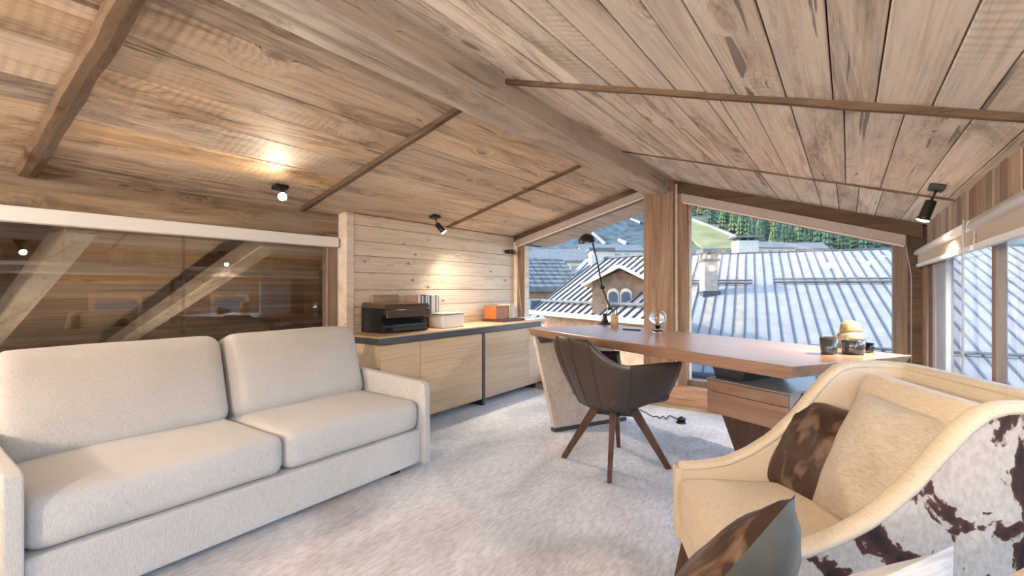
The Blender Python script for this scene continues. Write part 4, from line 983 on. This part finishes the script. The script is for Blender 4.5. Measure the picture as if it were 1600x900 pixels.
# dormer
dn = (RT * -.25 - FW * .97).normalized(); dr = Vector((-dn.y, dn.x, 0));
if dr.dot(RT) < 0: dr = -dr
dc = atd(968, 470, 16.9); dc.z = 0
def dp(x, y, z): return dc + dr * x - dn * y + Vector((0, 0, z))
D_ = tB
ze, zp, hw_ = 1.25, 1.80, 1.15
wallp = [(-.95, .2), (.95, .2), (.95, ze + .05), (0, zp - .08), (-.95, ze + .05)]
b = bmesh.new(); lo_ = [b.verts.new(dp(x, 0, z)) for x, z in wallp]; hi_ = [b.verts.new(dp(x, 2.2, z)) for x, z in wallp]
b.faces.new(lo_); b.faces.new(hi_[::-1])
for i in range(5): b.faces.new((lo_[i], lo_[(i + 1) % 5], hi_[(i + 1) % 5], hi_[i]))
dw = link('dormer', b, M_chalet, D_)
for sx in (-1, 1):
    link('dormer_roof', hexa([dp(sx * 1.3, -.45, ze - .12), dp(0, -.45, zp), dp(0, 2.6, zp), dp(sx * 1.3, 2.6, ze - .12), dp(sx * 1.3, -.45, ze), dp(0, -.45, zp + .13), dp(0, 2.6, zp + .13), dp(sx * 1.3, 2.6, ze)]), M_soffit, D_)
for sx in (-.22, .22):
    pts = [(-.16, 0), (.16, 0), (.16, .55)] + [(.16 * math.cos(a), .55 + .16 * math.sin(a)) for a in [math.pi * k / 8 for k in range(1, 8)]] + [(-.16, .55)]
    for off, sc_, mm, nm, dd in ((-.05, 1.28, M_soffit, 'window_surround', .05), (-.08, 1.0, M_pane, 'window_pane', .05)):
        b = bmesh.new(); A_ = [b.verts.new(dp(sx + x * sc_, off, .30 + (z - .3) * sc_ * .95 + .29)) for x, z in pts]; B_ = [b.verts.new(dp(sx + x * sc_, off + dd, .30 + (z - .3) * sc_ * .95 + .29)) for x, z in pts]
        b.faces.new(A_); b.faces.new(B_[::-1])
        for i in range(len(pts)): b.faces.new((A_[i], A_[(i + 1) % len(pts)], B_[(i + 1) % len(pts)], B_[i]))
        link(nm, b, mm, dw)
# village houses behind
def house(label, px, py, d, w, h, dep, wallm, roofm, windows=4, rise=.9, rot=0.0, drop=8, courses=0):
    rnd_h = random.Random(5)
    c = atd(px, py, d); t = thing('village_house', label, 'building', (c.x, c.y, c.z), YAW + rot)
    link('house_wall', box(-w / 2, w / 2, 0, dep, -drop, 0), wallm, t)
    for s in (0, 1):
        y0, y1 = (-.5, dep / 2) if s == 0 else (dep + .5, dep / 2)
        link('roof', hexa([(-w / 2 - .4, y0, -.15), (w / 2 + .4, y0, -.15), (w / 2 + .4, y1, rise - .15), (-w / 2 - .4, y1, rise - .15), (-w / 2 - .4, y0, .05), (w / 2 + .4, y0, .05), (w / 2 + .4, y1, rise + .05), (-w / 2 - .4, y1, rise + .05)]), roofm, t)
    if courses:
        for k_ in range(courses):
            for c_ in range(12):
                xa = -w / 2 - .4 + (w + .8) * c_ / 12 + rnd_h.uniform(0, .06); xb = xa + (w + .8) / 12 - .07; ya = -.5 + (dep / 2 + .5) * k_ / courses; yb = ya + (dep / 2 + .5) / courses; sl_ = rise / (dep / 2 + .5); za = (ya + .5) * sl_ + .05; zb_ = (yb + .5) * sl_ + .05
                link('slate', hexa([(xa, ya, za), (xb, ya, za), (xb, yb, zb_), (xa, yb, zb_), (xa, ya, za + .13), (xb, ya, za + .13), (xb, yb, zb_ + .04), (xa, yb, zb_ + .04)]), M_slate, t)
    for g in (-1, 1):
        x = g * (w / 2 - .02); link('gable', hexa([(x - .1, 0, -.1), (x + .1, 0, -.1), (x + .1, dep, -.1), (x - .1, dep, -.1), (x - .1, dep / 2 - .05, rise - .1), (x + .1, dep / 2 - .05, rise - .1), (x + .1, dep / 2 + .05, rise - .1), (x - .1, dep / 2 + .05, rise - .1)]), wallm, t)
    for i in range(windows):
        x = -w / 2 + w * (i + .5) / windows
        f = link('window', box(x - .5, x + .5, -.08, .02, -1.9, -.6), M_render if wallm is not M_render else M_chalet, t); link('pane', box(x - .38, x + .38, -.1, -.07, -1.75, -.7), M_pane, f)
    return t
house('stone slate roofed house in the shade left of the seamed chalet', 838, 452, 30, 5.4, 6, 8, M_chalet, M_slate, 3, 2.2, R(14), 8, 8)
house('small white house with a slate roof beyond the shaded slates', 870, 408, 60, 7, 6, 8, M_render, M_slate, 3, 1.8, R(-12), 14)
house('long white hotel building above the chalet ridge', 957, 392, 95, 12, 6, 9, M_render, M_slate, 6, 1.6, 0, 20)
house('pale far house below the fir forest beside the slab chimney', 1212, 387, 110, 10, 6, 9, M_render, M_slate, 4, 1.8, R(10), 20)
house('cream far house among the firs above the metal roof', 1262, 389, 125, 9, 6, 9, M_stone, M_slate, 3, 2.0, R(-15), 20)
t = thing('added_timber_chalet', 'added dark timber chalet facing the side window, for the glazing to reflect', 'building', (10, -5, 0))  # unseen chalet added to give the inner glazing a dark reflection
link('house_wall', box(0, 9, -10, 19, -9, 2.1), M_darktimber, t)
for yy in range(-9, 18, 3):
    f = link('window', box(-.06, .02, yy, yy + 1.2, -.6, .9), M_chalet, t); link('pane', box(-.08, -.05, yy + .12, yy + 1.08, -.48, .78), M_pane, f)
link('roof', extr([(-1.0, 1.95), (4.5, 3.2), (10, 1.95), (10, 2.15), (4.5, 3.45), (-1.0, 2.15)], 'Y', -11, 20), M_slate, t)
# hillside, meadow, mountain
def terrain(name, label, lat0, lat1, d0, d1, f, mat, nx=50, ny=36, cat='hill'):
    b = bmesh.new(); g = []
    for i in range(nx + 1):
        row = []
        for j in range(ny + 1):
            d = d0 + (d1 - d0) * j / ny; lat = (lat0 + (lat1 - lat0) * i / nx) * d
            row.append(b.verts.new(cf(lat, d, f(lat, d))))
        g.append(row)
    for i in range(nx):
        for j in range(ny): b.faces.new((g[i][j], g[i + 1][j], g[i + 1][j + 1], g[i][j + 1]))
    o = link(name, b, mat, None, True); struct(o); return o
def hz(lat, d): return -9 + max(0, d - 140) * .24 + max(0, d - 300) * .10 + 6 * noise.noise(Vector((lat * .012, d * .012, 0)))
def mz(lat, d): return -20 + max(0, d - 420) * .33 + 40 * noise.noise(Vector((lat * .003, d * .003, 5))) + 12 * noise.noise(Vector((lat * .012, d * .012, 5)))
terrain('hillside', '', 0.29, 2.6, 130, 900, hz, M_hill)
terrain('mountain', '', -3.0, 0.6, 430, 2600, mz, M_mount, 70, 60)
# meadow patch and track on the hill
def on_hill(x, y, f=hz, d0=150, d1=890):
    if f is not hz: d0, d1 = 430, 2500
    d = d0; 
    while d < d1:
        p = atd(x, y, d); lat = (x - CX) / F * d
        if f(lat, d) >= p.z: return p
        d += 2
    return atd(x, y, d1)
def patch(name, label, poly, mat, lift=1.2, cat='meadow', f=hz):
    b = bmesh.new(); vs = [on_hill(x, y, f) + Vector((0, 0, lift)) for x, y in poly]
    lo_ = [b.verts.new(v) for v in vs]; dn_ = [b.verts.new(v + Vector((0, 0, -2.5))) for v in vs]; b.faces.new(lo_); b.faces.new(dn_[::-1]); k_ = len(vs)
    for i in range(k_): b.faces.new((lo_[i], lo_[(i + 1) % k_], dn_[(i + 1) % k_], dn_[i]))
    bmesh.ops.triangulate(b, faces=[q for q in b.faces if len(q.verts) > 4])
    tag(link(name, b, mat), label, cat)
patch('meadow', 'bright green sloping meadow below the fir forest', [(1078, 346), (1110, 358), (1150, 376), (1165, 390), (1100, 392), (1078, 372)], M_meadow)
patch('track', 'pale straight track running down the meadow edge', [(1078, 343), (1150, 372), (1151, 375), (1078, 346.5)], M_track, 2.0, 'track')
for k_, poly in enumerate(([(944, 384), (925, 366), (927, 365), (948, 383)], [(965, 377), (978, 384), (980, 381), (966, 375)], [(1000, 350), (985, 344), (986, 343), (1001, 348)])):
    patch('track', ('pale track zigzag low on the far blue mountain', 'short pale bend of track on the far blue mountain', 'pale track high on the far blue mountain')[k_], poly, M_track, 3.0, 'track', mz)
# conifers
def conifer_mesh(mat, seed):
    rnd = random.Random(seed); b = bmesh.new()
    bm_t = 0
    for k_ in range(6):
        z0 = 1.2 + k_ * 1.75; z1 = z0 + 3.0; r = 2.4 * (1 - k_ / 6.6); n_ = 9; ring = []
        for i in range(n_ * 2):
            a = math.pi * i / n_; rr = r * (1 if i % 2 else .66) * rnd.uniform(.85, 1.1); ring.append(b.verts.new((rr * math.cos(a), rr * math.sin(a), z0 + rnd.uniform(-.25, .25))))
        tip = b.verts.new((0, 0, z1)); low = b.verts.new((0, 0, z0 + .5))
        for i in range(n_ * 2): b.faces.new((ring[i], ring[(i + 1) % (n_ * 2)], tip)); b.faces.new((ring[(i + 1) % (n_ * 2)], ring[i], low))
    me = bpy.data.meshes.new('foliage'); b.to_mesh(me); b.free(); me.materials.append(mat); return me
kinds = [(conifer_mesh(M_fir, 1), 'dark green fir tree in the hillside forest'), (conifer_mesh(M_fir2, 2), 'lighter green fir tree in the hillside forest'), (conifer_mesh(M_larch, 3), 'golden yellow autumn larch in the hillside forest')]
tb_ = tube([(0, 0, -1), (0, 0, 6)], .22, 6); tm = bpy.data.meshes.new('trunk'); tb_.to_mesh(tm); tb_.free(); tm.materials.append(M_trunk)
rnd = random.Random(11); cnt = 0; trees = []
for r_ in range(13):
    for c_ in range(33):
        x = 1076 + c_ * 10.4 + rnd.uniform(-5, 5); y = 393 - r_ * 7.1 + rnd.uniform(-3, 3)
        if x < 1168 and y > 343 + (x - 1078) * .42 - 6: continue
        if y < 305 + (x - 1075) * .195 - 2: continue
        q = on_hill(x, y)
        if any((q - w_).length < 5.2 for w_ in trees): continue
        trees.append(q)
        kk = rnd.choices((0, 1, 2), (6, 3.2, .8))[0]
        o = thing('conifer', kinds[kk][1], 'tree', q - Vector((0, 0, .6)), rnd.uniform(0, 6.28), ('dark firs', 'light firs', 'golden larches')[kk] + ' on the hillside')
        s_ = rnd.uniform(1.1, 1.8); o.scale = (s_, s_, s_ * rnd.uniform(.95, 1.2))
        link('foliage', kinds[kk][0], None, o); link('trunk', tm, None, o); cnt += 1
print('conifers', cnt)
